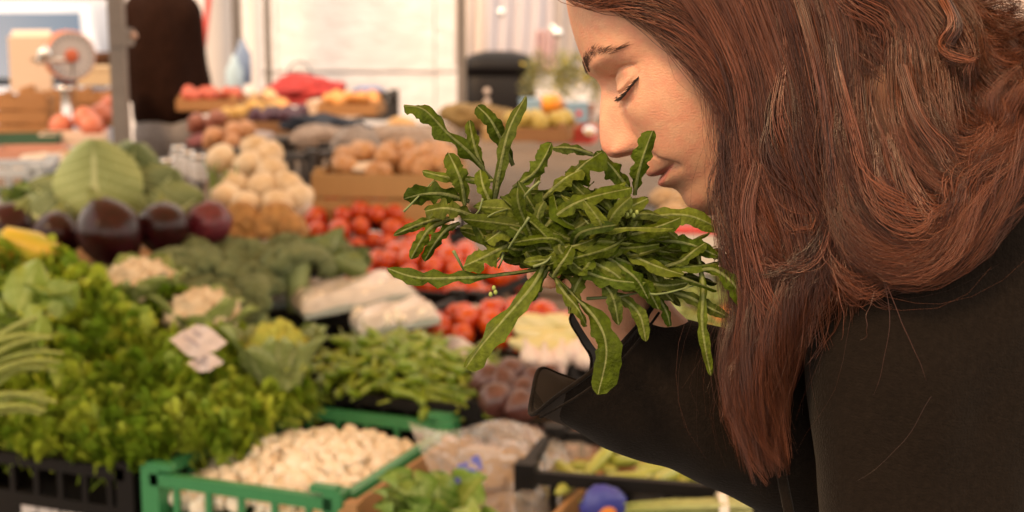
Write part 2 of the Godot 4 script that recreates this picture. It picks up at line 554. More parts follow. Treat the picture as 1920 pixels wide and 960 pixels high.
func make_hair(who: Node3D):
	var front := [
		guide([1120, -190, 1.01, 1212, -60, .975, 1304, 60, .962, 1362, 165, .958, 1378, 265, .956, 1370, 350, .958, 1392, 455, .955, 1398, 560, .952, 1380, 680, .952, 1392, 790, .952, 1432, 885, .955]),
		guide([1170, -210, 1.01, 1260, -60, .965, 1342, 60, .955, 1388, 170, .95, 1400, 280, .948, 1400, 380, .948, 1408, 470, .945, 1408, 570, .945, 1384, 690, .945, 1394, 800, .945, 1440, 897, .95]),
		guide([1230, -220, 1.0, 1330, -60, .955, 1390, 60, .948, 1425, 180, .943, 1440, 290, .94, 1450, 390, .94, 1465, 480, .938, 1450, 580, .938, 1420, 690, .938, 1415, 800, .94, 1450, 897, .948]),
		guide([1300, -220, 1.0, 1400, -60, .95, 1450, 60, .943, 1485, 180, .938, 1500, 290, .935, 1510, 390, .933, 1510, 480, .932, 1480, 580, .935, 1440, 690, .94, 1430, 800, .945, 1455, 890, .95]),
		guide([1370, -210, .99, 1470, -60, .945, 1515, 60, .94, 1545, 180, .935, 1560, 290, .93, 1562, 390, .928, 1548, 480, .93, 1508, 560, .935, 1466, 650, .94, 1440, 760, .945, 1450, 870, .95])]
	var back := [
		guide([1370, -210, .99, 1500, -60, .945, 1550, 60, .935, 1560, 180, .928, 1555, 300, .922, 1575, 420, .912, 1650, 505, .90, 1760, 490, .893, 1850, 410, .89, 1945, 310, .89]),
		guide([1400, -210, .99, 1540, -60, .945, 1595, 60, .935, 1600, 180, .928, 1598, 290, .92, 1620, 390, .91, 1690, 470, .90, 1780, 450, .893, 1860, 370, .89, 1945, 270, .89])]
	var back2 := [
		guide([1430, -210, 1.0, 1590, -60, .95, 1660, 40, .94, 1680, 140, .93, 1690, 240, .92, 1714, 330, .91, 1760, 385, .90, 1820, 370, .895, 1870, 310, .89, 1945, 220, .89]),
		guide([1460, -200, 1.0, 1640, -70, .96, 1720, 20, .945, 1750, 100, .935, 1770, 180, .925, 1790, 250, .915, 1830, 290, .905, 1870, 270, .9, 1900, 230, .895, 1950, 170, .89]),
		guide([1500, -190, 1.02, 1680, -80, .97, 1770, -10, .96, 1820, 50, .95, 1850, 110, .94, 1870, 160, .93, 1890, 190, .92, 1905, 180, .91, 1920, 160, .905, 1955, 110, .9]),
		guide([1500, -190, 1.03, 1640, -110, 1.0, 1740, -50, .985, 1800, -15, .975, 1845, 8, .965, 1880, 22, .955, 1900, 30, .95, 1920, 42, .94, 1940, 52, .935, 1975, 75, .93])]
	var m := MB.new()
	for n in 108:
		lock_into(m, between(front, rng.randf() * 3.999, 0.0065), 38, 0.0055, 0.0062, 0.0014, 0.00017, 0.0014)
	for n in 52:
		lock_into(m, between(back, rng.randf() * 0.999, 0.0065), 38, 0.0055, 0.0052, 0.002, 0.00017, 0.0014)
	for n in 90:
		lock_into(m, between(back2, rng.randf() * 2.999, 0.0075), 38, 0.006, 0.0062, 0.003, 0.00017, 0.0018)
	# the bridge between front and back masses
	for n in 16:
		lock_into(m, between([front[4].slice(0, 10), back[0]], rng.randf() * 0.6, 0.004), 20, 0.006, 0.007, 0.004, 0.00032, 0.003)
	# hair over the nape, parted where the neck shows
	var nape := [back[1], back2[0]]
	for n in 20:
		var g := between(nape, 0.1 + 0.8 * rng.randf(), 0.004)
		lock_into(m, g.slice(0, 4), 18, 0.006, 0.007, 0.004, 0.00032, 0.004)
	for n in 22:
		var g := between(nape, 0.05 + 0.9 * rng.randf(), 0.004)
		lock_into(m, g.slice(4, 10), 20, 0.002, 0.008, 0.006, 0.00032, 0.004)
	for n in 5:
		lock_into(m, between(nape, 0.1 + 0.8 * rng.randf(), 0.006), 5, 0.006, 0.008, 0.006, 0.0003, 0.005)
	# hair swept along the hairline from the forehead
	for n in 26:
		var y := rnd(-34, 6)
		lock_into(m, guide([1150, -200, 1.03, 1070, -110 + y, 1.02, 1042, -42 + y, 1.005, 1078, -12 + y, .99, 1150, -6 + y * 1.3, .976, 1230, 35 + y * 1.6, .966, 1308, 112 + y * 1.6, .958, 1358, 215, .955, 1370, 330, .955, 1380, 470, .952]), 12, 0.005, 0.005, 0.003, 0.0003, 0.003)
	# loose curls
	for c in [[1480, -60, .945, 1530, 100, .925, 1556, 260, .92, 1560, 380, .92, 1536, 465, .92, 1490, 508, .922, 1440, 515, .925, 1408, 492, .93],
			[1440, -60, .95, 1470, 100, .935, 1462, 240, .93, 1470, 340, .928, 1512, 420, .926, 1524, 370, .926],
			[1740, -60, .95, 1782, 20, .93, 1790, 80, .92, 1806, 122, .915, 1836, 134, .912],
			[1560, 60, .93, 1590, 220, .915, 1650, 370, .905, 1730, 440, .895, 1800, 400, .888, 1850, 330, .886],
			[1420, 300, .935, 1400, 420, .93, 1440, 540, .93, 1440, 640, .932, 1400, 720, .935, 1420, 840, .94],
			[1500, 380, .925, 1536, 500, .925, 1480, 600, .93, 1420, 660, .935, 1404, 760, .94],
			[1640, 330, .91, 1700, 400, .902, 1770, 400, .895, 1830, 330, .89, 1900, 300, .888],
			[1690, 120, .92, 1740, 260, .905, 1830, 330, .892, 1950, 290, .887]]:
		for n in 4:
			lock_into(m, between([guide(c), guide(c)], 0.3, 0.004), 16, 0.003, 0.004, 0.002, 0.0003, 0.003)
	# fallen hairs on the coat
	for c in [[1655, 515, .893, 1668, 600, .888, 1652, 700, .888, 1612, 800, .89], [1660, 528, .893, 1700, 625, .887, 1748, 735, .886], [1748, 740, .886, 1690, 830, .887, 1590, 920, .89], [1560, 500, .91, 1580, 580, .9, 1574, 650, .9], [1640, 545, .9, 1625, 600, .895, 1620, 640, .895]]:
		lock_into(m, guide(c), 1, 0.0, 0.0, 0.0, 0.00016, 0.002)
	# single hairs that stand off
	for n in 170:
		var w := rng.randf() * 3.999
		lock_into(m, between(front, w, 0.012), 1, 0.001, 0.012, 0.02, 0.00009, 0.009)
	for n in 120:
		lock_into(m, between(back2, rng.randf() * 2.999, 0.012), 1, 0.001, 0.012, 0.02, 0.00009, 0.009)
	for n in 40:
		lock_into(m, between(back, rng.randf() * 0.999, 0.014), 1, 0.001, 0.014, 0.02, 0.00009, 0.01)
	var hm := mat("auburn_hair", Color.WHITE, 0.30, {"vc": true, "spec": 0.45, "back": Color(0.25, 0.22, 0.2)})
	var h := part("hair", m.mesh(), hm, who)
	h.set_meta("label", "long wavy auburn brown hair hanging over the shoulder")
	var um := MB.new()
	under_sheet(um, front, 0.012, 0.1, 0.93)
	under_sheet(um, [front[4].slice(0, 10), back[0], back[1]], 0.012, 0.1, 0.55)
	under_sheet(um, back, 0.012, 0.5, 1.0)
	under_sheet(um, back2, 0.012, 0.05, 1.0)
	under_sheet(um, nape, 0.014, 0.05, 0.30)
	under_sheet(um, nape, 0.014, 0.50, 1.0)
	# cap of hair on the skull
	var start := um.v.size()
	var rows := 40
	var cols := 60
	for r in rows:
		var u := lerpf(292.0, -170.0, float(r) / (rows - 1))
		var uu := minf(u, 284.0)
		var w := lerp_table(HEAD_W, uu) + 12.0
		var fc := lerp_table(HEAD_C, uu)
		var fb := lerp_table(FACE_B, uu) + 6.0
		var bk := lerp_table(HEAD_BACK, uu) - 14.0
		var ph0 := 0.0
		if u < 165.0:
			ph0 = lerpf(0.25, PI * 0.52, clampf((165.0 - u) / 110.0, 0, 1))
		for j in cols:
			var ph := lerpf(ph0, TAU - ph0, float(j) / (cols - 1))
			var x := cos(ph)
			um.add(hp(fc + ((fb - fc) * x if x > 0 else (bk - fc) * -x), u, w * sin(ph)), Color(0.105, 0.036, 0.018))
	um.sheet(start, rows, cols, false)
	part("inner_hair", um.mesh(), mat("inner_hair", Color.WHITE, 0.7, {"vc": true}), h)

func ring_points(c: Vector3, half: Vector3, depth: Vector3, seg: int) -> Array:
	var out := []
	for k in seg:
		var a := TAU * k / seg
		out.append(c + half * cos(a) + depth * sin(a))
	return out

func loft_rings(rings: Array, steps: int, folds: float, seed_: int, cap_end: bool, cap_start: bool = false) -> MB:
	# rings: arrays of equal size, joined smoothly along; folds: cloth unevenness in metres
	var m := MB.new()
	var seg: int = rings[0].size()
	var ns := FastNoiseLite.new()
	ns.seed = seed_; ns.frequency = 4.0; ns.fractal_octaves = 3
	var columns := []
	for k in seg:
		var col := []
		for r in rings: col.append(r[k])
		columns.append(col)
	for r in steps:
		var q := float(r) / (steps - 1)
		var row := []
		var mid := Vector3.ZERO
		for k in seg:
			var p: Vector3 = crom(columns[k], q)
			row.append(p)
			mid += p / seg
		for p: Vector3 in row:
			var away := (p - mid).normalized()
			m.add(p + away * ns.get_noise_3d(p.x * 2.0, p.y * 1.2, p.z * 1.2) * folds)
	m.sheet(0, steps, seg, true)
	for e in [0, 1]:
		if (e == 0 and cap_start) or (e == 1 and cap_end):
			var base := 0 if e == 0 else (steps - 1) * seg
			var mid := Vector3.ZERO
			for k in seg: mid += m.v[base + k] / seg
			var c := m.add(mid)
			for k in seg:
				m.tri(c, base + k, base + (k + 1) % seg)
	return m

func make_woman():
	var feet := Vector3(0.42, 0, -1.12)
	var who := thing("person", "woman in a black coat with long auburn hair smelling rocket leaves", "person", feet)
	var at := -feet
	# everything below is measured in the world, so the parts are shifted by the figure's own place
	var holder := who
	var skin := mat("skin", Color.WHITE, 0.5, {"vc": true, "sss": 0.10, "spec": 0.42, "grain": 0.07, "bump": 0.03, "scale": 40.0})
	var m := MB.new()
	head_into(m)
	var tone := Color(0.60, 0.31, 0.195)
	# neck, throat and shoulders under the coat
	nets_into(m, [[measured(1440, 150, 1.05), measured(1660, 330, 1.06), 0.052, 0.058], [measured(1400, 330, 1.05), measured(1600, 430, 1.06), 0.03, 0.05], [measured(1660, 330, 1.06), measured(1780, 520, 1.06), 0.06, 0.09]], 0.009, 0.03, tone)
	# forearm, palm and the fingers closed round the stems
	var wr := measured(1190, 618, 1.02)
	var palm := measured(1152, 552, 1.02)
	var bones := [[measured(1330, 730, 1.03), wr, 0.032, 0.024], [wr, palm, 0.024, 0.026], [palm, measured(1112, 490, 1.02), 0.025, 0.022], [measured(1150, 530, 0.99), measured(1120, 500, 0.98), 0.02, 0.018]]
	nets_into(m, bones, 0.006, 0.02, tone)
	var roots := [[1105, 450, 1.0], [1085, 464, 1.015], [1072, 480, 1.03], [1066, 498, 1.04]]
	for k in 4:
		var a := measured(roots[k][0] + 30, roots[k][1] + 12, roots[k][2] + 0.01)
		var b := measured(roots[k][0] - 45 + k * 3, roots[k][1] + 4, roots[k][2] + 0.018)
		var c := measured(roots[k][0] - 66 + k * 4, roots[k][1] + 16, roots[k][2] - 0.006)
		var d := measured(roots[k][0] - 40 + k * 3, roots[k][1] + 26, roots[k][2] - 0.022)
		nets_into(m, [[a, b, 0.0098, 0.009], [b, c, 0.009, 0.0082], [c, d, 0.0082, 0.0068]], 0.0035, 0.005, tone)
	nets_into(m, [[measured(1165, 560, 0.995), measured(1125, 505, 0.972), 0.013, 0.0105], [measured(1125, 505, 0.972), measured(1080, 480, 0.975), 0.0105, 0.0078]], 0.0035, 0.006, tone)
	var body := part("body", m.mesh(), skin, holder)
	body.position = at
	# eyebrow and lashes of both eyes
	for side in [1.0, -1.0]:
		var br := MB.new()
		for n in 250:
			var q := pow(rng.randf(), 1.5)
			var s := lerpf(16.0, 138.0, q)
			var u := 15.0 + 13.0 * sin(q * 2.2) - 22.0 * smoothstep(0.55, 1.0, q) + rnd(-1, 1) * lerpf(11.0, 5.0, q)
			var len_ := rnd(10.0, 20.0) * lerpf(0.7, 1.0, q)
			var up := lerpf(0.75, -0.35, q) + rnd(-0.25, 0.25)
			var pts := PackedVector3Array()
			for k in 4:
				var x := k / 3.0 * len_
				var p := face_at(u + x * up, s + x * 0.8, 1.0 + 2.0 * sin(k / 3.0 * PI))
				pts.append(mirror(p, side))
			hair_tube(br, pts, 0.00015, Color(0.03, 0.015, 0.010).lerp(Color(0.11, 0.05, 0.03), rng.randf()))
		var e := part("eyebrow", br.mesh(), mat("brow_hair", Color.WHITE, 0.6, {"vc": true}), holder)
		e.position = at
		var la := MB.new()
		for n in 150:
			var s := lerpf(48.0, 124.0, pow(rng.randf(), 0.75))
			var u := lash_u(s)
			var root := face_at(u - 3.0, s, -3.0)
			var len_ := rnd(22.0, 36.0) * (0.6 + 0.4 * smoothstep(45.0, 90.0, s))
			var k := HEAD_D / focal
			var fw := cam_r * -0.8405 - cam_u * 0.5418
			var up := cam_r * -0.5418 + cam_u * 0.8405
			var dir := (fw * 0.8 - up * rnd(0.45, 0.75) - cam_f * ((s - 78.0) / 130.0 + rnd(-0.15, 0.15))).normalized()
			var pts := PackedVector3Array()
			for j in 5:
				var x := j / 4.0
				pts.append(mirror(root + (dir * x + up * 0.35 * x * x) * len_ * k, side))
			hair_tube(la, pts, 0.00026, Color(0.012, 0.007, 0.005))
		var line := PackedVector3Array()
		for j in 14:
			var s := lerpf(46.0, 124.0, j / 13.0)
			line.append(mirror(face_at(lash_u(s) - 3.0, s, -1.5), side))
		hair_tube(la, line, 0.0008, Color(0.012, 0.007, 0.005))
		var l := part("eyelashes", la.mesh(), mats["brow_hair"], holder)
		l.position = at
	make_hair(holder)
	for c in holder.get_children():
		if c.name == "hair": c.position = at
	make_coat(holder, at)
	make_legs(holder, at)

func mirror(p: Vector3, side: float) -> Vector3:
	if side > 0: return p
	var c := measured(1110, 140, HEAD_D)
	var d := (p - c).dot(cam_f)
	return p - cam_f * d * 2.0

func make_coat(who: Node3D, at: Vector3):
	var cloth := mat("black_suede", Color(0.0105, 0.0075, 0.0056), 0.92, {"sheen": 0.34, "grain": 0.25, "bump": 0.06, "scale": 34.0, "spec": 0.12})
	var coat := Node3D.new()
	coat.name = "coat"
	who.add_child(coat)
	coat.position = at
	coat.set_meta("label", "black suede coat with wide open cuff")
	var seg := 84
	# right sleeve: from the open cuff back to the elbow
	var cuff_ctl := [[997, 777, 1.0], [1046, 742, .975], [1105, 700, .964], [1170, 640, .966], [1226, 570, .985], [1215, 545, 1.03], [1140, 556, 1.07], [1072, 590, 1.085], [1090, 636, 1.092], [1110, 674, 1.09], [1096, 716, 1.085], [1052, 704, 1.075], [1013, 692, 1.06], [999, 735, 1.03]]
	var cuff := []
	for k in seg:
		var x := float(k) / seg * cuff_ctl.size()
		var ctl := []
		for j in range(-1, 3):
			var e: Array = cuff_ctl[(int(x) + j + cuff_ctl.size()) % cuff_ctl.size()]
			ctl.append(measured(e[0], e[1], e[2]))
		cuff.append(crom(ctl, (1.0 + x - int(x)) / 3.0))
	var across := (cam_r * 0.39 + cam_u * 0.92)
	var rings := [cuff]
	for s in [[1180, 705, 136, 1.03, .055], [1290, 746, 141, 1.035, .056], [1420, 800, 148, 1.04, .057], [1560, 862, 155, 1.05, .06], [1680, 920, 160, 1.06, .062]]:
		var c := measured(s[0], s[1], s[3])
		var ring := []
		for k in seg:
			# the first control point is the lower edge, then the near side, the upper edge, the far side
			var x := float(k) / seg * 14.0
			var ang := 0.0
			if x < 4.0: ang = x / 4.0 * PI
			else: ang = PI + (x - 4.0) / 10.0 * PI
			ring.append(c - across * (s[2] * s[3] / focal) * cos(ang) - cam_f * s[4] * sin(ang))
		rings.append(ring)
	var sl := loft_rings(rings, 70, 0.010, 11, false)
	var sleeve := part("sleeve", sl.mesh(), cloth, coat)
	sleeve.set_meta("label", "raised sleeve with open split cuff")
	# the cuff's rolled edge and its row of stitching
	var hem := MB.new()
	var loop := []
	var rad := []
	for k in seg + 1:
		loop.append(cuff[k % seg]); rad.append(0.0016)
	tube_into(hem, loop, rad, 6, Color.WHITE, Color(-1, 0, 0), false)
	part("cuff_hem", hem.mesh(), cloth, sleeve)
	var lin := []
	for q in 2:
		var r := []
		for k in seg:
			var c0 := Vector3.ZERO
			for p: Vector3 in rings[q]: c0 += p / seg
			r.append(c0 + (rings[q][k] - c0) * 0.975)
		lin.append(r)
	part("sleeve_lining", loft_rings(lin, 12, 0.0, 3, false).mesh(), mat("lining", Color(0.014, 0.011, 0.010), 0.7), sleeve)
	var st := MB.new()
	var row := []
	var rw := []
	for k in 13:
		var x := k / 12.0
		row.append(measured(lerpf(1012, 1236, x) + 14 * sin(x * PI), lerpf(783, 586, x) + 18 * sin(x * PI), lerpf(0.985, 0.975, x) - 0.022 * sin(x * PI)))
		rw.append(0.0009)
	tube_into(st, row, rw, 5, Color.WHITE)
	part("cuff_seam", st.mesh(), cloth, sleeve)
	# body of the coat
	var torso := []
	var up2 := cam_r
	for s in [[1640, 440, 60, 1.06, .05, -10], [1690, 500, 160, 1.06, .12, -20], [1760, 620, 260, 1.07, .15, -8], [1800, 780, 330, 1.08, .16, 0], [1840, 960, 360, 1.10, .17, 0], [1880, 1250, 390, 1.14, .18, 0], [1930, 1700, 420, 1.2, .19, 0], [1950, 2150, 470, 1.28, .21, 0]]:
		var turn := deg_to_rad(s[5])
		torso.append(ring_points(measured(s[0], s[1], s[3]), (cam_r * cos(turn) + cam_u * sin(turn)) * (s[2] * s[3] / focal), -cam_f * s[4], seg))
	var body := part("coat_body", loft_rings(torso, 70, 0.008, 21, false, true).mesh(), cloth, coat)
	# the front edge, turned back on itself
	var lap := MB.new()
	var la := []
	var lr := []
	for k in 16:
		var x := k / 15.0
		la.append(measured(lerp_table([[0.0, 1462.0], [0.3, 1453.0], [0.6, 1462.0], [1.0, 1492.0]], x), lerpf(640, 1020, x), 0.962))
		lr.append(0.0035)
	tube_into(lap, la, lr, 8, Color.WHITE)
	part("lapel_edge", lap.mesh(), cloth, body)
	# left sleeve, hanging from the shoulder
	var arm := []
	for s in [[1960, 300, 90, .985, .02], [1925, 330, 190, .98, .045], [1860, 410, 275, .975, .06], [1800, 540, 275, .97, .066], [1752, 700, 250, .965, .066], [1735, 860, 225, .96, .063], [1730, 1050, 205, .955, .06], [1720, 1250, 190, .95, .055], [1640, 1480, 175, .95, .05], [1580, 1600, 160, .95, .045]]:
		arm.append(ring_points(measured(s[0], s[1], s[3]), (cam_r * 0.96 - cam_u * 0.2).normalized() * (s[2] * s[3] / focal), -cam_f * s[4], seg))
	var left := part("sleeve", loft_rings(arm, 90, 0.012, 31, true, true).mesh(), cloth, coat)
	left.set_meta("label", "hanging sleeve at the shoulder")

func make_legs(who: Node3D, at: Vector3):
	var m := MB.new()
	for s in [-1.0, 1.0]:
		var z: float = -1.2 + s * 0.1
		nets_into(m, [[Vector3(0.42, 0.9, z), Vector3(0.43, 0.48, z), 0.085, 0.058], [Vector3(0.43, 0.48, z), Vector3(0.42, 0.09, z), 0.055, 0.042]], 0.02, 0.03, Color.WHITE)
	var t := part("trousers", m.mesh(), mat("dark_denim", Color(0.03, 0.035, 0.05), 0.8, {"grain": 0.4}), who)
	t.position = at
	for s in [-1.0, 1.0]:
		var sh := MB.new()
		var z: float = -1.2 + s * 0.1
		nets_into(sh, [[Vector3(0.44, 0.045, z), Vector3(0.27, 0.035, z), 0.043, 0.034], [Vector3(0.42, 0.06, z), Vector3(0.42, 0.13, z), 0.046, 0.044]], 0.015, 0.03, Color.WHITE)
		var b := part("boot", sh.mesh(), mat("boot_leather", Color(0.02, 0.016, 0.013), 0.45), who)
		b.position = at

# ------------------------------------------------------------------ the bunch of rocket
func leaf_mesh(pts: Array, half: float, lobes: float, face: Vector3, fold: float, tone: Color, petiole: float, steps: int = 24, pale: float = 0.42) -> ArrayMesh:
	# pts from stem to tip; half: greatest half width in metres; lobes: how deeply the margin is cut
	var m := MB.new()
	var offs := [-1.0, -0.7, -0.36, -0.12, -0.07, 0.0, 0.07, 0.12, 0.36, 0.7, 1.0]
	var ph := [rnd(0, TAU), rnd(0, TAU)]
	var ripple := rnd(0, TAU)
	var freq := rnd(2.4, 4.4)
	var roll := rnd(-0.9, 0.9)
	var rib := tone.lerp(Color(0.36, 0.38, 0.17), pale)
	var last := Vector3.ZERO
	var bend := rnd(-0.25, 0.25)
	var sharp := rnd(0.42, 0.8)
	for k in steps + 1:
		var t := float(k) / steps
		var p: Vector3 = crom(pts, t)
		var d: Vector3 = (crom(pts, minf(t + 0.02, 1.0)) - crom(pts, maxf(t - 0.02, 0.0))).normalized()
		var f := (face + cam_r * bend * t).normalized().rotated(d, roll * t)
		var side := d.cross(f).normalized()
		if last != Vector3.ZERO and side.dot(last) < 0: side = -side
		last = side
		var up := side.cross(d).normalized()
		if up.dot(face) < 0: up = -up
		var x := clampf((t - petiole) / (1.0 - petiole), 0, 1)
		var blade := pow(x, 0.85) * pow(maxf(1.0 - x, 0.0), sharp) / (0.72 * pow(0.36, sharp))
		for j in offs.size():
			var o: float = offs[j]
			var q := 0 if o < 0 else 1
			var cut := 1.0
			if lobes > 0:
				cut = 1.0 - lobes * (1.0 - smoothstep(0.5, 0.85, x)) * pow(0.5 + 0.5 * cos(TAU * freq * x + ph[q]), 1.5)
				cut += lobes * 0.16 * sin(x * 47.0 + ph[q]) + 0.03 * sin(x * 90.0 + ph[q])
			var w := half * blade * cut + 0.0011 * (1.0 - 0.7 * t)
			var a := absf(o)
			var y := -fold * w * a + 0.22 * half * sin(t * 17.0 + ripple + (2.0 if q == 1 else 0.0)) * a * a
			var cc := tone
			var rw := minf(w, 0.0012 * (1.0 - 0.8 * t) + 0.00015)
			var ox := o * w
			if j >= 4 and j <= 6:
				cc = rib
				ox = signf(o) * rw * 0.7
				y = 0.0007 * (1.0 - t) if j == 5 else 0.0
			elif j == 3 or j == 7:
				ox = signf(o) * rw * 1.15
				y = -fold * absf(ox)
			elif j == 2 or j == 8:
				ox = signf(o) * maxf(w * 0.36, rw * 1.3)
				y = -fold * absf(ox) + 0.0006 * sin(t * 40.0 + ripple)
			m.add(p + side * ox + up * y, cc)
	m.sheet(0, steps + 1, offs.size(), false)
	return m.mesh()

func make_rocket():
	var root_at := measured(1090, 520, 1.01)
	var b := thing("rocket_bunch", "loose bunch of fresh green rocket leaves held to the woman's nose", "rocket bunch", root_at)
	var lm := mat("rocket_leaf", Color.WHITE, 0.5, {"vc": true, "grain": 0.40, "scale": 30.0, "bump": 0.06, "back": Color(0.26, 0.32, 0.04), "spec": 0.16})
	var stem_m := mat("rocket_stem", Color(0.14, 0.18, 0.05), 0.5, {"grain": 0.3, "scale": 20.0})
	# [half width px, lobes, petiole, depths..., points base -> tip]
	var big := [
		[24, .55, .1, [924, 340, .99, 885, 290, .975, 838, 248, .965, 795, 205, .96, 757, 198, .965]],
		[19, .25, .05, [962, 310, .99, 940, 262, .975, 918, 222, .97, 895, 199, .975]],
		[15, .35, .05, [925, 385, .965, 938, 310, .955, 955, 240, .955, 986, 180, .965]],
		[13, .3, .1, [910, 325, .985, 895, 290, .98, 886, 258, .98, 880, 226, .985]],
		[18, .3, .05, [962, 352, .97, 1000, 326, .962, 1020, 298, .962, 1034, 268, .97]],
		[10, .2, .1, [930, 338, .975, 880, 336, .97, 835, 331, .97, 792, 321, .98]],
		[20, .3, .05, [872, 385, .965, 866, 345, .958, 855, 315, .958, 841, 287, .965]],
		[22, .5, .05, [880, 378, .97, 835, 364, .965, 795, 364, .968, 757, 373, .975]],
		[24, .45, .05, [895, 408, .962, 858, 394, .955, 828, 390, .955, 797, 396, .962]],
		[9, .2, .1, [852, 410, .975, 815, 412, .97, 775, 425, .97, 738, 441, .975]],
		[13, .4, .1, [846, 410, .97, 810, 425, .962, 790, 450, .962, 770, 486, .968]],
		[13, .4, .1, [862, 418, .965, 838, 430, .96, 815, 458, .96, 796, 490, .965]],
		[17, .5, .28, [1010, 505, .955, 930, 516, .945, 850, 521, .942, 780, 520, .945, 726, 503, .95]],
		[29, .22, .12, [1026, 478, .94, 1002, 530, .93, 950, 592, .925, 905, 645, .925, 873, 690, .93]],
		[29, .25, .3, [1030, 512, .945, 1076, 554, .935, 1122, 606, .925, 1137, 662, .92, 1121, 740, .922]],
		[13, .2, .15, [1130, 540, .955, 1172, 562, .945, 1200, 592, .942, 1211, 640, .945]],
		[10, .2, .1, [1222, 545, .96, 1240, 566, .955, 1252, 590, .955, 1257, 612, .958]],
		[12, .15, .1, [1250, 545, .955, 1290, 556, .95, 1330, 577, .948, 1366, 594, .95]],
		[19, .15, .15, [1290, 512, .955, 1335, 504, .945, 1372, 528, .94, 1392, 560, .942, 1402, 587, .945]],
		[10, .25, .1, [1310, 480, .955, 1318, 540, .948, 1316, 600, .945, 1322, 650, .945, 1333, 704, .95]],
		[13, .35, .1, [1300, 480, .97, 1335, 472, .965, 1358, 488, .962, 1372, 515, .965]],
		[17, .15, .15, [1150, 455, .945, 1190, 480, .938, 1235, 500, .936, 1282, 515, .94]],
		[19, .2, .1, [1190, 425, .965, 1235, 405, .958, 1295, 405, .955, 1360, 434, .96]],
		[20, .2, .05, [1150, 440, .945, 1195, 437, .938, 1235, 424, .936, 1276, 408, .94]],
		[21, .35, .1, [1190, 366, .965, 1196, 330, .955, 1208, 288, .95, 1224, 245, .955]],
		[34, .25, .05, [1050, 366, .96, 1068, 335, .95, 1096, 306, .948, 1128, 285, .955]],
		[24, .2, .05, [1184, 360, .965, 1165, 335, .958, 1145, 310, .956, 1118, 284, .96]],
		[22, .45, .15, [1000, 450, .935, 1045, 402, .928, 1100, 372, .926, 1185, 352, .935]],
		[11, .2, .05, [1112, 290, .985, 1085, 280, .98, 1060, 276, .98, 1036, 276, .985]],
		[15, .15, .05, [1036, 520, .93, 1048, 500, .922, 1060, 482, .92, 1072, 462, .925]],
		[24, .5, .1, [965, 452, .945, 930, 470, .938, 900, 485, .936, 868, 500, .942]],
		[22, .35, .1, [985, 400, .945, 955, 420, .938, 935, 436, .938, 912, 452, .942]],
		[17, .3, .1, [1010, 466, .935, 1055, 464, .928, 1095, 455, .927, 1130, 440, .932]],
		[20, .3, .1, [1075, 470, .94, 1110, 490, .932, 1150, 512, .93, 1190, 545, .935]],
		[15, .3, .1, [1180, 470, .95, 1215, 500, .945, 1240, 540, .945, 1262, 565, .95]],
		[17, .3, .1, [1120, 490, .95, 1090, 520, .94, 1075, 550, .938, 1066, 588, .942]],
		[18, .3, .1, [1090, 440, .94, 1060, 420, .932, 1035, 410, .932, 1000, 408, .938]],
		[19, .3, .1, [1010, 380, .95, 1040, 350, .942, 1065, 330, .94, 1090, 318, .946]],
		[18, .3, .1, [1100, 420, .945, 1140, 405, .938, 1175, 390, .936, 1215, 372, .942]],
		[16, .4, .1, [1220, 450, .955, 1260, 452, .95, 1300, 460, .948, 1345, 480, .952]],
		[12, .3, .1, [1240, 500, .95, 1275, 490, .945, 1300, 470, .945, 1322, 455, .95]],
		[14, .2, .1, [930, 400, .95, 915, 370, .945, 905, 345, .945, 900, 318, .95]],
		[15, .4, .1, [1090, 500, .945, 1130, 530, .935, 1150, 560, .932, 1160, 610, .938]],
		[14, .4, .1, [1040, 520, .94, 1060, 550, .932, 1085, 580, .93, 1100, 612, .935]],
		[15, .4, .1, [1150, 500, .95, 1185, 520, .942, 1215, 545, .94, 1235, 580, .945]],
		[13, .3, .1, [1030, 500, .94, 1010, 530, .935, 1000, 548, .935, 985, 560, .94]],
		[16, .3, .1, [1060, 490, .938, 1100, 510, .93, 1150, 525, .928, 1210, 530, .933]],
		[16, .4, .1, [1120, 470, .94, 1165, 500, .932, 1195, 525, .93, 1215, 560, .935]],
		[13, .3, .1, [1180, 520, .95, 1215, 530, .945, 1250, 535, .943, 1290, 530, .947]]]
	var tones := [Color(0.074, 0.104, 0.009), Color(0.096, 0.128, 0.012), Color(0.054, 0.080, 0.007), Color(0.118, 0.145, 0.018), Color(0.082, 0.104, 0.016)]
	for g in big:
		var pts := []
		for k in range(0, g[3].size(), 3): pts.append(measured(g[3][k], g[3][k + 1], g[3][k + 2]) - root_at)
		var face := (-cam_f + cam_u * rnd(0.1, 0.5) + cam_r * rnd(-0.25, 0.25)).normalized()
		part("leaf", leaf_mesh(pts, g[0] * 0.92 / focal, g[1] + 0.15, face, rnd(0.1, 0.5), tones[rng.randi() % 5] * rnd(0.75, 1.05), g[2], 30), lm, b)
	# the rest of the bunch: leaves that start at the grip and fan out, older ones deeper inside
	for n in 390:
		var ang := rnd(0, TAU)
		var out := Vector2(cos(ang) * rnd(110, 235), -sin(ang) * rnd(55, 118))
		var from := Vector2(1065 + rnd(-70, 130), 460 + rnd(-35, 45))
		var d0 := rnd(0.94, 1.04)
		var d1 := d0 + rnd(-0.025, 0.02)
		var to := Vector2(1062, 425) + out * rnd(0.45, 1.0)
		var mid := from.lerp(to, 0.5) + Vector2(rnd(-40, 40), rnd(-40, 32))
		if to.x > 1130 and to.y < 330: to.y = 345 + rnd(0, 40)
		var pts := [measured(from.x, from.y, d0) - root_at, measured(mid.x, mid.y, (d0 + d1) / 2 - 0.012) - root_at, measured(to.x, to.y, d1) - root_at]
		var face := (-cam_f + cam_u * rnd(-0.2, 0.9) + cam_r * rnd(-0.8, 0.8)).normalized()
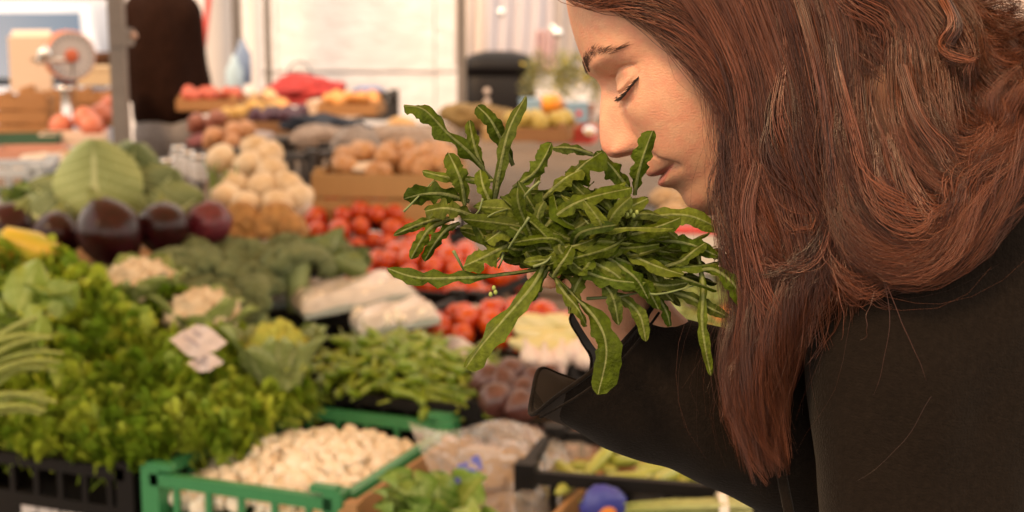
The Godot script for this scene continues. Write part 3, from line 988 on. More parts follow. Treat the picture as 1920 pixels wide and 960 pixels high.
		part("leaf", leaf_mesh(pts, rnd(7.5, 16.5) / focal, rnd(0.2, 0.7), face, rnd(0.1, 0.5), tones[rng.randi() % 5] * rnd(0.6, 1.05), rnd(0.05, 0.3), 16, 0.22), lm, b)
	for n in 46:
		var from := Vector2(1170 + rnd(-40, 60), 480 + rnd(-40, 40))
		var to := from + Vector2(rnd(50, 130), rnd(-55, 75))
		var mid := from.lerp(to, 0.5) + Vector2(rnd(-15, 15), rnd(-30, 15))
		var d0 := rnd(0.945, 1.0)
		var pts := [measured(from.x, from.y, d0) - root_at, measured(mid.x, mid.y, d0 - 0.01) - root_at, measured(to.x, to.y, d0) - root_at]
		part("leaf", leaf_mesh(pts, rnd(5, 12) / focal, rnd(0.2, 0.7), (-cam_f + cam_u * rnd(-0.2, 0.9) + cam_r * rnd(-0.8, 0.8)).normalized(), rnd(0.1, 0.6), tones[rng.randi() % 5] * rnd(0.55, 1.0), rnd(0.05, 0.3), 14, 0.25), lm, b)
	# stems: the cut ends and the thin stalks that cross the bunch
	for s in [[992, 407, .925, 972, 436, .926, 953, 466, .93, .0019], [1012, 340, .93, 985, 366, .93, 965, 410, .94, .0016], [757, 397, .97, 785, 368, .97, 816, 336, .975, .0014],
			[905, 372, .945, 898, 395, .945, 882, 410, .95, .0014], [1180, 540, .94, 1230, 552, .938, 1300, 536, .94, .0018], [1100, 560, .95, 1160, 556, .945, 1200, 548, .945, .002],
			[850, 470, .95, 862, 492, .95, 872, 512, .955, .002], [1000, 500, .93, 1025, 490, .928, 1040, 470, .93, .0018]]:
		var st := MB.new()
		var pts := []
		var rad := []
		for k in 9:
			pts.append(crom([measured(s[0], s[1], s[2]), measured(s[3], s[4], s[5]), measured(s[6], s[7], s[8])], k / 8.0) - root_at)
			rad.append(s[9] * 0.6 * (1.0 - 0.07 * k))
		tube_into(st, pts, rad, 7, Color.WHITE)
		part("stem", st.mesh(), stem_m, b)
	for n in 22:
		var st := MB.new()
		var x := rnd(930, 1230); var y := rnd(370, 520); var d := rnd(0.935, 1.0)
		var dx := rnd(-60, 60); var dy := rnd(-40, 40)
		var pts := []
		var rad := []
		for k in 7:
			pts.append(crom([measured(x, y, d), measured(x + dx * .6, y + dy * .4, d - .008), measured(x + dx, y + dy, d)], k / 6.0) - root_at)
			rad.append(rnd(0.0005, 0.0008))
		tube_into(st, pts, rad, 5, Color.WHITE)
		part("stem", st.mesh(), stem_m, b)
	for s in [[1182, 396], [1176, 402], [1188, 404], [1170, 396], [1194, 398], [926, 540], [920, 552], [929, 548]]:
		var bud := SphereMesh.new()
		bud.radius = 0.0013; bud.height = 0.0034; bud.radial_segments = 8; bud.rings = 5
		part("flower_bud", bud, mat("bud", Color(0.20, 0.24, 0.05), 0.6), b).position = measured(s[0], s[1], .93) - root_at

# ------------------------------------------------------------------ market goods
func blob(rx: float, ry: float, rz: float, amp: float, freq: float, seed_: int, flat_bottom: float = -1.0, rows: int = 20, cols: int = 28, col: Color = Color.WHITE, col2: Color = Color(-1, 0, 0)) -> ArrayMesh:
	# an uneven rounded body about its own centre; flat_bottom: share of ry below which it is cut level
	var m := MB.new()
	var ns := FastNoiseLite.new()
	ns.seed = seed_; ns.frequency = freq; ns.fractal_octaves = 3
	for r in rows:
		var th := PI * r / (rows - 1)
		for c in cols:
			var ph := TAU * c / cols
			var d := Vector3(sin(th) * cos(ph), cos(th), sin(th) * sin(ph))
			var q := ns.get_noise_3d(d.x, d.y, d.z)
			var p := Vector3(d.x * rx, d.y * ry, d.z * rz) * (1.0 + amp * 2.0 * q)
			if p.y < flat_bottom * ry: p.y = flat_bottom * ry
			var cc := col
			if col2.r >= 0: cc = col.lerp(col2, clampf(0.5 + 2.0 * ns.get_noise_3d(d.x * 2.3 + 5.0, d.y * 2.3, d.z * 2.3), 0, 1))
			m.add(p, cc)
	m.sheet(0, rows, cols, true)
	return m.mesh()

func crate(called: String, label: String, s0: float, s1: float, t0: float, t1: float, rim: float, deep: float, m: Material, n_a: int, n_b: int, panel: float, category: String = "crate") -> Node3D:
	var o := thing(called, label, category, stall((s0 + s1) / 2, (t0 + t1) / 2, rim - deep), -deg_to_rad(STALL_TURN))
	crate_parts(o, s1 - s0, t1 - t0, deep, m, n_a, n_b, panel)
	return o

func crate_parts(o: Node3D, w: float, l: float, deep: float, m: Material, n_a: int, n_b: int, panel: float):
	var th := 0.012
	bx(o, "floor_panel", Vector3(0, 0.006, 0), Vector3(w - 0.03, 0.01, l - 0.03), m)
	for k in [-1, 1]:
		bx(o, "rim_rail", Vector3(0, deep - 0.011, k * (l / 2 - 0.008)), Vector3(w - 0.034, 0.022, 0.018), m)
		bx(o, "rim_rail", Vector3(k * (w / 2 - 0.008), deep - 0.011, 0), Vector3(0.018, 0.022, l - 0.034), m)
		bx(o, "side_panel", Vector3(0, panel / 2, k * (l / 2 - 0.010)), Vector3(w - 0.034, panel, th), m)
		bx(o, "side_panel", Vector3(k * (w / 2 - 0.010), panel / 2, 0), Vector3(th, panel, l - 0.034), m)
		for j in [-1, 1]:
			bx(o, "corner_post", Vector3(k * (w / 2 - 0.017), (deep + 0.012) / 2, j * (l / 2 - 0.017)), Vector3(0.036, deep + 0.012, 0.036), m)
		for q in n_a:
			bx(o, "slat", Vector3(lerpf(-w / 2, w / 2, (q + 1.0) / (n_a + 1.0)), (panel + deep - 0.022) / 2, k * (l / 2 - 0.009)), Vector3(0.011, deep - 0.022 - panel, 0.009), m)
		for q in n_b:
			bx(o, "slat", Vector3(k * (w / 2 - 0.009), (panel + deep - 0.022) / 2, lerpf(-l / 2, l / 2, (q + 1.0) / (n_b + 1.0))), Vector3(0.009, deep - 0.022 - panel, 0.011), m)

func wood_crate(o: Node3D, w: float, l: float, deep: float, m: Material, boards: int):
	bx(o, "floor_board", Vector3(0, 0.005, 0), Vector3(w - 0.02, 0.008, l - 0.02), m)
	var bh := deep / boards
	for k in [-1, 1]:
		for q in boards:
			bx(o, "side_board", Vector3(rnd(-.002, .002), bh * (q + 0.5), k * l / 2), Vector3(w, bh - 0.008, 0.009), m)
			bx(o, "side_board", Vector3(k * w / 2, bh * (q + 0.5), 0), Vector3(0.009, bh - 0.008, l - 0.012), m)
		for j in [-1, 1]:
			bx(o, "corner_block", Vector3(k * (w / 2 - 0.018), deep / 2 + 0.006, j * (l / 2 - 0.018)), Vector3(0.024, deep + 0.012, 0.024), m)

func heap(called: String, label: String, category: String, group: String, meshes: Array, ms: Array, n: int, s0: float, s1: float, t0: float, t1: float, base: float, rise: float, gap: float, lie: float, at_peak: Vector2 = Vector2(0.5, 0.5)):
	# things dropped one by one onto a mound over a rectangle of the stall
	var put := []
	var tries := 0
	while put.size() < n and tries < n * 40:
		tries += 1
		var x := rng.randf(); var y := rng.randf()
		var e := Vector2((x - at_peak.x) * 1.7, (y - at_peak.y) * 1.7).length()
		var p := stall(lerpf(s0, s1, x), lerpf(t0, t1, y), base + rise * maxf(0.0, 1.0 - e * e) + (rnd(-gap, 0) * 0.6 if put.size() > n / 2 else 0.0))
		var ok := true
		for q: Vector3 in put:
			if q.distance_squared_to(p) < gap * gap:
				ok = false
				break
		if not ok: continue
		put.append(p)
		var turn := spin(rnd(0, TAU), rnd(-lie, lie), rnd(-lie, lie))
		solo(called, meshes[rng.randi() % meshes.size()], ms[rng.randi() % ms.size()], label, category, Transform3D(turn * Basis.from_scale(Vector3.ONE * rnd(0.85, 1.12)), p), group)

func ribbon_leaf(length: float, half: float, curl: float, ruffle: float, seed_: int, tone: Color, rib: Color, veins: int = 5, fine: int = 1) -> ArrayMesh:
	# a broad leaf that rises along +y from its foot and bends over towards +z
	var m := MB.new()
	var rows := 22 * fine
	var cols := 18 * fine + 1
	var ph := seed_ * 1.7
	for r in rows:
		var t := float(r) / (rows - 1)
		var w := half * pow(sin(PI * pow(clampf(t * 0.94 + 0.03, 0, 1), 0.75)), 0.62)
		var ang := curl * t * t
		var y := length * t * (1.0 - 0.25 * curl * t * t)
		var z := length * 0.5 * ang * t
		for c in cols:
			var x := 2.0 * c / (cols - 1) - 1.0
			var a := absf(x)
			var wave := ruffle * half * a * a * sin(9.0 * t + ph + x * 3.0)
			var cc := tone
			var v := absf(fmod(t * veins + a * 0.9 * 0.6 * veins * 0.35 + 10.0, 1.0) - 0.5)
			if a < 0.09 * (1.2 - t): cc = rib
			elif v > 0.44: cc = tone.lerp(rib, 0.65)
			m.add(Vector3(x * w, y, z - 0.35 * half * a * a + wave), cc)
	m.sheet(0, rows, cols, false)
	return m.mesh()

func pepper_mesh(len_: float, r: float, bend: float, seed_: int) -> ArrayMesh:
	var m := MB.new()
	var pts := []
	var rad := []
	for k in 10:
		var t := k / 9.0
		pts.append(Vector3((t - 0.5) * len_, bend * sin(t * PI) , 0.3 * bend * sin(t * 5.0 + seed_)))
		rad.append(r * (0.55 if k == 0 else (1.0 + 0.12 * sin(t * 8.0 + seed_)) * pow(1.0 - t * 0.93, 0.6)))
	tube_into(m, pts, rad, 9, Color(0.15, 0.24, 0.016), Color(0.27, 0.33, 0.03))
	var st := []
	var sr := []
	for k in 4:
		st.append(pts[0] + Vector3(-0.006 * k, 0.0012 * k * k, 0)); sr.append(0.0024 - 0.0003 * k)
	tube_into(m, st, sr, 6, Color(0.20, 0.24, 0.07))
	return m.mesh()

func mushroom_mesh(r: float, seed_: int) -> ArrayMesh:
	return lathe([[0.001, -r * 0.9], [r * 0.42, -r * 0.9], [r * 0.40, -r * 0.4], [r * 0.42, -r * 0.1], [r * 0.85, -r * 0.12], [r, r * 0.1], [r * 0.96, r * 0.35], [r * 0.75, r * 0.62], [r * 0.4, r * 0.78], [0.001, r * 0.82]], 14, 0.09, seed_, Color(0.78, 0.65, 0.47), Color(0.86, 0.79, 0.66))

func tomato_mesh(r: float, seed_: int) -> ArrayMesh:
	return lathe([[0.001, -r * 0.95], [r * 0.5, -r * 0.87], [r * 0.85, -r * 0.52], [r, 0.0], [r * 0.93, r * 0.42], [r * 0.68, r * 0.78], [r * 0.35, r * 0.92], [r * 0.12, r * 0.86], [0.001, r * 0.82]], 18, 0.05, seed_, Color(0.46, 0.022, 0.004), Color(0.58, 0.092, 0.008), 5, 0.04)

func make_tomatoes():
	var tm := mat("tomato_skin", Color.WHITE, 0.25, {"vc": true, "spec": 0.5, "coat": 0.3})
	var ms := [tomato_mesh(0.032, 1), tomato_mesh(0.035, 2), tomato_mesh(0.030, 3)]
	var black := mat("black_plastic", Color(0.012, 0.010, 0.009), 0.55, {"grain": 0.4, "spec": 0.3})
	crate("crate", "black plastic crate of tomatoes in front of the pale wooden crate", -0.86, -0.30, 1.72, 2.12, 0.85, 0.12, black, 7, 4, 0.03)
	heap("tomato", "red tomato in the black crate before the pale wooden crate", "tomato", "tomatoes before the pale wooden crate", ms, [tm], 62, -0.83, -0.33, 1.75, 2.09, 0.84, 0.10, 0.054, 0.5)
	crate("crate", "black plastic crate of tomatoes behind the wrapped mushroom trays", -0.30, 0.14, 1.19, 1.60, 0.845, 0.12, black, 6, 4, 0.03)
	heap("tomato", "red tomato in the crate behind the wrapped mushroom trays", "tomato", "tomatoes behind the wrapped trays", ms, [tm], 62, -0.27, 0.11, 1.22, 1.57, 0.84, 0.08, 0.054, 0.5)
	crate("crate", "black plastic crate of tomatoes beside the green pepper heap", 0.10, 0.52, 0.80, 1.10, 0.82, 0.12, black, 6, 4, 0.03)
	heap("tomato", "red tomato in the crate beside the green pepper heap", "tomato", "tomatoes beside the peppers", ms, [tm], 48, 0.13, 0.49, 0.83, 1.07, 0.815, 0.06, 0.053, 0.5)

func make_front_row():
	var black := mat("black_plastic", Color(0.012, 0.010, 0.009), 0.55, {"grain": 0.4, "spec": 0.3})
	var green := mat("green_plastic", Color(0.05, 0.28, 0.10), 0.42, {"grain": 0.25})
	var pc := crate("crate", "black plastic crate of parsley with white print on its side", -0.62, -0.02, 0.0, 0.48, 0.75, 0.19, black, 10, 8, 0.115)
	# worn white print on the lower panel: rows of strokes too blurred to read
	for row in 2:
		var x := 0.075
		while x < 0.215:
			var w := rnd(0.006, 0.016)
			bx(pc, "printed_stroke", Vector3(x, 0.086 - row * 0.022, 0.2377), Vector3(w, 0.012, 0.002), mat("white_print", Color(0.42, 0.40, 0.40), 0.7))
			x += w + rnd(0.002, 0.005)
	bx(pc, "printed_emblem", Vector3(0.058, 0.075, 0.2377), Vector3(0.02, 0.034, 0.002), mats["white_print"])
	var gc := crate("crate", "green plastic crate full of small cream mushrooms", 0.0, 0.40, 0.0, 0.49, 0.75, 0.17, green, 5, 6, 0.075)
	for k in [-1, 1]:
		bx(gc, "handle_lug", Vector3(k * 0.165, 0.183, 0.235), Vector3(0.05, 0.012, 0.02), green)
		bx(gc, "handle_lug", Vector3(k * 0.165, 0.183, -0.235), Vector3(0.05, 0.012, 0.02), green)
	var mm := mat("mushroom", Color.WHITE, 0.7, {"vc": true, "sss": 0.05})
	heap("mushroom", "small cream mushroom in the green plastic crate", "mushroom", "small mushrooms in the green crate", [mushroom_mesh(0.0195, 4), mushroom_mesh(0.017, 5), mushroom_mesh(0.021, 6)], [mm], 235, 0.028, 0.372, 0.028, 0.462, 0.695, 0.045, 0.023, 2.5)
	# peppers
	crate("crate", "black plastic crate heaped with thin green peppers", 0.0, 0.44, 0.505, 0.78, 0.78, 0.15, black, 7, 5, 0.05)
	var pm := mat("pepper_skin", Color.WHITE, 0.32, {"vc": true, "coat": 0.2})
	var pk := []
	for k in 5: pk.append(pepper_mesh(rnd(0.08, 0.115), rnd(0.0085, 0.0115), rnd(-0.012, 0.014), k))
	heap("green_pepper", "slim green pepper in the heap behind the green crate", "pepper", "green peppers in the heap", pk, [pm], 250, 0.02, 0.43, 0.52, 0.78, 0.775, 0.085, 0.0165, 0.5, Vector2(0.45, 0.55))
	# wrapped trays of mushrooms
	crate("crate", "black plastic crate under the wrapped mushroom trays", -0.32, 0.12, 0.80, 1.16, 0.86, 0.17, black, 6, 5, 0.06)
	var film := mat("cling_film", Color(0.82, 0.76, 0.72), 0.15, {"alpha": 0.5})
	var punnet := mat("punnet", Color(0.36, 0.40, 0.36), 0.4)
	var inside := mat("pack_mushroom", Color.WHITE, 0.6, {"vc": true})
	var slice_mesh := mushroom_mesh(0.02, 9)
	for d in [[560, 556, 3.62, 0.23, 0.15, -0.25, "flat film wrapped tray of sliced mushrooms behind the larger one"], [662, 556, 3.46, 0.26, 0.165, 0.35, "largest film wrapped tray of sliced mushrooms with a bright glint"], [742, 600, 3.34, 0.18, 0.12, 0.30, "small film wrapped tray of mushrooms beside the tomatoes"]]:
		var t := thing("mushroom_tray", d[6], "tray", measured(d[0], d[1] + 14, d[2]), d[5], "wrapped mushroom trays")
		t.rotation.z = 0.12
		bx(t, "tray", Vector3(0, 0.013, 0), Vector3(d[3], 0.016, d[4]), punnet)
		for k in 26:
			var q := part("mushroom_slice", slice_mesh, inside, t)
			q.transform = Transform3D(wild() * Basis.from_scale(Vector3.ONE * rnd(0.7, 1.0)), Vector3(rnd(-.43, .43) * d[3], 0.032, rnd(-.42, .42) * d[4]))
		var f := MB.new()
		var st := 0
		for r in 12:
			for c in 14:
				var x := c / 13.0 * 2 - 1; var z := r / 11.0 * 2 - 1
				var edge := maxf(absf(x), absf(z))
				f.add(Vector3(x * d[3] * 0.51, 0.05 - 0.03 * smoothstep(0.8, 1.0, edge) + 0.004 * sin(x * 7 + z * 4) + rnd(0, .002), z * d[4] * 0.52))
		f.sheet(st, 12, 14, false)
		part("film", f.mesh(), film, t)
	# paper price cards
	var paper := mat("paper", Color(0.60, 0.53, 0.51), 0.8, {"grain": 0.15})
	for c in [[372, 640, 2.66, .085, .06, .5, "crumpled white price card lying on the parsley"], [385, 680, 2.62, .05, .035, .3, "scrap of white paper under the card on the parsley"], [552, 384, 4.0, .085, .075, -.6, "white price card leaning on the turnips"], [514, 405, 3.95, .03, .10, .9, "narrow white price ticket between turnips and broccoli"], [497, 448, 3.85, .03, .085, .2, "narrow white ticket standing in the broccoli"], [885, 588, 3.45, .085, .05, .2, "white price card on the tomatoes under the rocket"], [855, 650, 3.15, .075, .045, .4, "white price card at the edge of the pepper heap"], [892, 682, 3.1, .07, .04, .5, "white price slip propped behind the pepper heap"], [628, 518, 3.72, .06, .03, -.3, "white card on top of the wrapped trays"]]:
		var m := MB.new()
		for r in 6:
			for k in 7:
				var x := k / 6.0 - 0.5; var y := r / 5.0 - 0.5
				m.add(Vector3(x * c[3], y * c[4], 0.007 * sin(x * 6 + y * 3) + rnd(-.0022, .0022)))
		m.sheet(0, 6, 7, false)
		var w := thing("price_card", c[6], "card", measured(c[0], c[1], c[2]))
		w.basis = Basis.from_euler(Vector3(-0.95, -0.25, -c[5]))
		part("card", m.mesh(), paper, w)
		for k in 2:
			bx(w, "written_line", Vector3(0, c[4] * (0.16 - 0.3 * k), 0.0042), Vector3(c[3] * 0.6, c[4] * 0.07, 0.001), mat("ink", Color(0.30, 0.26, 0.30), 0.8))

func make_parsley():
	# parsley sprigs, too many to count
	var mm := MultiMesh.new()
	mm.transform_format = MultiMesh.TRANSFORM_3D
	mm.use_colors = true
	var m := MB.new()
	for k in 5:
		var a := (k - 2) * 0.62
		var base := Vector3(0, 0.012, 0) if k != 2 else Vector3(0, 0.016, 0)
		var dir := Vector3(sin(a), cos(a), 0.35 * cos(k * 2.1))
		var sd := dir.cross(Vector3(0, 0, 1)).normalized()
		var up := sd.cross(dir).normalized()
		var L := 0.019 if k == 2 else 0.0155
		var c0 := m.add(base)
		var prof := [[0.25, 0.5], [0.45, 0.30], [0.55, 0.62], [0.75, 0.30], [0.85, 0.42], [1.0, 0.0]]
		var ring := []
		for q in prof: ring.append(m.add(base + dir * L * q[0] + sd * L * q[1] + up * 0.15 * L * q[1]))
		for q in range(prof.size() - 2, -1, -1): ring.append(m.add(base + dir * L * prof[q][0] - sd * L * prof[q][1] + up * 0.15 * L * prof[q][1]))
		for q in ring.size() - 1: m.tri(c0, ring[q], ring[q + 1])
	tube_into(m, [Vector3(0, -0.04, 0), Vector3(0.002, -0.015, 0.002), Vector3(0, 0.016, 0)], [0.0012, 0.001, 0.0008], 4, Color.WHITE)
	mm.mesh = m.mesh()
	var spots := []
	var ns := FastNoiseLite.new()
	ns.seed = 12; ns.frequency = 9.0; ns.fractal_octaves = 3
	for n in 8200:
		var x := rnd(-0.85, 0.10)
		var y := rnd(0.015, 0.50)
		var top := lerp_table([[-0.85, 0.235], [-0.45, 0.235], [-0.2, 0.185], [-0.03, 0.115], [0.10, 0.06]], x)
		var shape := pow(sin(PI * clampf(0.06 + 0.9 * y / 0.5, 0, 1) * 0.72), 0.8)
		var q := ns.get_noise_2d(x, y)
		if x > 0.0 and (y < 0.12 or y > 0.46): continue
		var h := 0.735 + top * shape * (1.0 + 0.28 * q) + 0.035 * q
		h -= pow(rng.randf(), 2.0) * 0.05 if n % 9 else -rnd(0.0, 0.025)
		var up := Vector3(ns.get_noise_2d(x + 3.0, y) * 1.6, 0.8, 0.75 + ns.get_noise_2d(x, y + 3.0) * 1.6)
		spots.append([stall(x, y, h), up.normalized()])
	mm.instance_count = spots.size()
	for k in spots.size():
		var d: Vector3 = (spots[k][1] + Vector3(rnd(-.7, .7), rnd(-.2, .8), rnd(-.7, .7))).normalized()
		var bs := Basis(Quaternion(Vector3.UP, d)) * spin(rnd(0, TAU))
		mm.set_instance_transform(k, Transform3D(bs.scaled(Vector3.ONE * rnd(0.65, 1.5)), spots[k][0]))
		mm.set_instance_color(k, Color(0.16, 0.26, 0.012).lerp(Color(0.50, 0.56, 0.05), clampf(pow(rng.randf(), 1.6) + 0.9 * ns.get_noise_2d(spots[k][0].x * 0.6 + 7.0, spots[k][0].z * 0.6), 0, 1)))
	var o := MultiMeshInstance3D.new()
	o.name = numbered("parsley")
	o.multimesh = mm
	o.material_override = mat("parsley_leaf", Color.WHITE, 0.5, {"vc": true, "back": Color(0.35, 0.45, 0.08)})
	add_child(o)
	tag(o, "big heap of bright green curly parsley over the black crate", "parsley")
	o.set_meta("kind", "stuff")
	# celery at the edge of the parsley
	var ce := thing("celery_bunch", "pale yellow green celery stalks beside the parsley heap", "celery", measured(20, 800, 2.62))
	var sm := mat("celery_stalk", Color(0.34, 0.39, 0.07), 0.45, {"grain": 0.3, "scale": 12.0})
	var lm := mat("celery_leaf", Color.WHITE, 0.5, {"vc": true, "back": Color(0.35, 0.42, 0.08)})
	for k in 19:
		var st := MB.new()
		var y := 660 + k * 7.5
		var reach := rnd(100, 175)
		var lean := rnd(-75, 30)
		var pts := []
		var rad := []
		for j in 9:
			var t := j / 8.0
			pts.append(measured(-50 + t * reach, y - 22 * sin(t * PI * 0.8) + t * lean, 2.56 + 0.014 * (k % 4)) - ce.position)
			rad.append(0.0066 * (1.1 - 0.6 * t))
		tube_into(st, pts, rad, 8, Color.WHITE)
		part("stalk", st.mesh(), sm, ce)
	for k in 12:
		var lf := part("leaf", ribbon_leaf(rnd(.07, .11), rnd(.03, .045), rnd(.2, .9), .35, k, Color(0.24, 0.31, 0.04).lerp(Color(0.12, 0.19, 0.02), rng.randf()), Color(0.34, 0.40, 0.10)), lm, ce)
		lf.transform = Transform3D(spin(rnd(-.8, .8), rnd(-.5, .7), rnd(-1.2, 1.2)), measured(rnd(-20, 110), rnd(570, 690), rnd(2.6, 2.7)) - ce.position)

func leafy_head(called: String, label: String, category: String, at: Vector3, r: float, core: Mesh, core_m: Material, n: int, tone: Color, rib: Color, lm: Material, grow: float, seed_: int):
	var o := thing(called, label, category, at)
	part("head", core, core_m, o)
	for k in n:
		var a := TAU * k / n + rnd(-.2, .2)
		var lf := part("leaf", ribbon_leaf(r * grow * rnd(.85, 1.15), r * 0.62, rnd(0.1, 0.5), 0.12, seed_ + k, tone * rnd(.85, 1.15), rib), lm, o)
		var dir := Vector3(sin(a), 0, cos(a))
		lf.transform = Transform3D(Basis(Vector3.UP, a) * Basis(Vector3.RIGHT, rnd(0.25, 0.55)), dir * r * 0.55 + Vector3(0, -r * 0.75, 0))
	return o

func make_left_rows():
	var leaf := mat("cabbage_leaf", Color.WHITE, 0.5, {"vc": true, "grain": 0.2, "back": Color(0.2, 0.25, 0.08)})
	var black := mat("black_plastic", Color(0.012, 0.010, 0.009), 0.55, {"grain": 0.4, "spec": 0.3})
	crate("crate", "black plastic crate under the cauliflowers behind the parsley", -0.62, -0.02, 0.50, 0.78, 0.77, 0.15, black, 8, 4, 0.05)
	crate("crate", "black plastic crate under the broccoli heads", -0.86, -0.34, 0.80, 1.16, 0.85, 0.15, black, 8, 4, 0.05)
	# cauliflowers and romanesco
	var curd := mat("cauliflower_curd", Color.WHITE, 0.8, {"vc": true, "bump": 0.8, "scale": 14.0})
	var pale := blob(.075, .06, .075, .16, 4.0, 3, -1, 24, 34, Color(0.82, 0.70, 0.50), Color(0.70, 0.55, 0.35))
	var lime := blob(.06, .065, .06, .16, 4.0, 5, -1, 24, 34, Color(0.55, 0.56, 0.09), Color(0.42, 0.46, 0.07))
	leafy_head("cauliflower", "cream cauliflower with leaves beside the broccoli", "cauliflower", measured(262, 540, 3.12), .085, pale, curd, 9, Color(0.26, 0.32, 0.08), Color(0.50, 0.52, 0.25), leaf, 1.55, 3)
	leafy_head("cauliflower", "cream cauliflower in upright leaves above the price card", "cauliflower", measured(378, 598, 3.05), .075, pale, curd, 9, Color(0.28, 0.34, 0.09), Color(0.52, 0.54, 0.26), leaf, 1.6, 23)
	leafy_head("romanesco", "yellow green romanesco cauliflower in pale leaves beside the peppers", "romanesco", measured(520, 668, 2.96), .080, lime, curd, 10, Color(0.25, 0.31, 0.09), Color(0.48, 0.52, 0.24), leaf, 1.75, 43)
	# broccoli: knobbly crowns on thick stems
	var crown := MB.new()
	var bumps := []
	for k in 70:
		var d := Vector3(rnd(-1, 1), rnd(0.0, 1), rnd(-1, 1)).normalized()
		bumps.append(d)
	var bud := blob(.015, .013, .015, .25, 5.0, 8, -1, 8, 10)
	var arr := bud.surface_get_arrays(0)
	for d: Vector3 in bumps:
		var start := crown.v.size()
		var c := Vector3(d.x * .050, d.y * .036, d.z * .050)
		var tint := Color(0.12, 0.155, 0.06).lerp(Color(0.19, 0.225, 0.095), rng.randf())
		for q: Vector3 in arr[Mesh.ARRAY_VERTEX]: crown.add(c + q * rnd(0.98, 1.02), tint)
		for q: int in arr[Mesh.ARRAY_INDEX]: crown.i.append(start + q)
	var crown_mesh := crown.mesh()
	var stalk := lathe([[.03, .02], [.02, -.02], [.017, -.07], [.001, -.072]], 12, .1, 4, Color.WHITE)
	var bm := mat("broccoli_crown", Color.WHITE, 0.85, {"vc": true, "bump": 0.4, "scale": 40.0})
	var sm := mat("broccoli_stem", Color(0.25, 0.30, 0.11), 0.6)
	for b in [[325, 503, 3.42, 1.1], [400, 500, 3.46, 1.2], [470, 478, 3.6, 1.05], [478, 520, 3.45, 1.0], [555, 492, 3.5, 1.25], [618, 470, 3.66, 1.0], [468, 556, 3.36, 1.1], [398, 545, 3.38, 1.0], [540, 462, 3.7, .9], [350, 470, 3.6, 1.0], [430, 462, 3.7, .9]]:
		var o := thing("broccoli", "dark green broccoli head in the crate before the eggplants and turnips", "broccoli", measured(b[0], b[1] + 16, b[2]), rnd(0, TAU), "broccoli heads")
		o.basis = Basis.from_euler(Vector3(rnd(.1, .5), rnd(0, TAU), rnd(-.25, .25))) * Basis.from_scale(Vector3.ONE * b[3] * 1.14)
		part("crown", crown_mesh, bm, o)
		part("stem", stalk, sm, o)
	for k in 7:
		var lf := solo("broccoli_leaf", ribbon_leaf(.09, .03, .5, .2, k, Color(0.14, 0.19, 0.05), Color(0.3, 0.34, 0.14)), leaf, "small loose green leaf among the broccoli and price tickets", "leaf", Transform3D(spin(rnd(-1, 1), rnd(-.6, .6), rnd(-1.4, 1.4)), measured(rnd(600, 690), rnd(480, 520), rnd(3.5, 3.7))), "loose broccoli leaves")
	# raised board with eggplants and cabbages
	var wood := mat("crate_wood", Color(0.40, 0.22, 0.085), 0.7, {"grain": 0.4, "scale": 5.0})
	var sh := thing("display_board", "wooden step that carries the eggplants and the cabbage", "board", measured(180, 520, 3.8))
	sh.position.y = 0.0
	bx(sh, "top", Vector3(-.10, .925, -.25), Vector3(1.0, .025, .75), wood)
	for k in [-1, 1]:
		bx(sh, "side", Vector3(-.10 + k * .48, .456, -.25), Vector3(.03, .912, .7), wood)
	var em := mat("eggplant_skin", Color.WHITE, 0.28, {"vc": true, "coat": 0.12, "spec": 0.32})
	var cal := mat("eggplant_calyx", Color(0.16, 0.19, 0.05), 0.7)
	for e in [[14, 432, 3.62, .066, 1.15, .5, "glossy dark eggplant beside the yellow squash at the heap's end"], [106, 444, 3.58, .062, 1.1, .2, "round glossy eggplant between two larger ones before the cabbage"], [208, 440, 3.5, .078, 1.25, -.35, "largest dark glossy eggplant leaning in front of the cabbage"], [306, 430, 3.58, .066, 1.1, -.4, "dark glossy eggplant next to the red cabbage"], [352, 378, 3.9, .05, 1.15, -.8, "small dark eggplant lying behind the red cabbage"]]:
		var o := thing("eggplant", e[6], "eggplant", measured(e[0], e[1], e[2]))
		o.basis = Basis.from_euler(Vector3(0.35, rnd(0, 6), e[5]))
		var r: float = e[3]
		var prof := []
		for k in 17:
			var t := k / 16.0
			prof.append([maxf(.001, r * pow(sin(PI * pow(t, 1.18)), 0.66) * (1.05 - .12 * t)), (t - .5) * 2.0 * r * e[4]])
		part("fruit", lathe(prof, 26, .035, e[0], Color(0.018, 0.005, 0.006), Color(0.030, 0.007, 0.008)), em, o)
		var cp := lathe([[r * .5, r * (e[4] - .30)], [r * .42, r * (e[4] - .12)], [r * .18, r * (e[4] + .02)], [r * .13, r * (e[4] + .28)], [.001, r * (e[4] + .3)]], 20, .05, 2, Color.WHITE, Color(-1, 0, 0), 5, .5)
		part("calyx", cp, cal, o)
	var sq := mat("squash_skin", Color.WHITE, 0.35, {"vc": true})
	for e in [[62, 470, 3.2, .042, "yellow and green striped squash in front of the eggplants"], [10, 482, 3.18, .034, "small orange yellow squash against the striped one"]]:
		var r: float = e[3]
		var yel := Color(0.62, 0.40, 0.03) if r > .04 else Color(0.66, 0.30, 0.02)
		var o := thing("squash", e[4], "squash", measured(e[0], e[1], e[2]))
		o.basis = Basis.from_euler(Vector3(.2, .4, 1.0))
		part("fruit", lathe([[.001, -r * 1.5], [r * .7, -r * 1.35], [r, -r * .7], [r * .98, r * .2], [r * .72, r * 1.1], [r * .5, r * 1.7], [.001, r * 1.9]], 20, .05, 6, yel, Color(0.30, 0.33, 0.04), 8, .06), sq, o)
		part("stem", lathe([[r * .22, r * 1.8], [r * .16, r * 2.1], [.001, r * 2.15]], 8, .1, 3, Color(0.22, 0.26, 0.08)), sq, o)
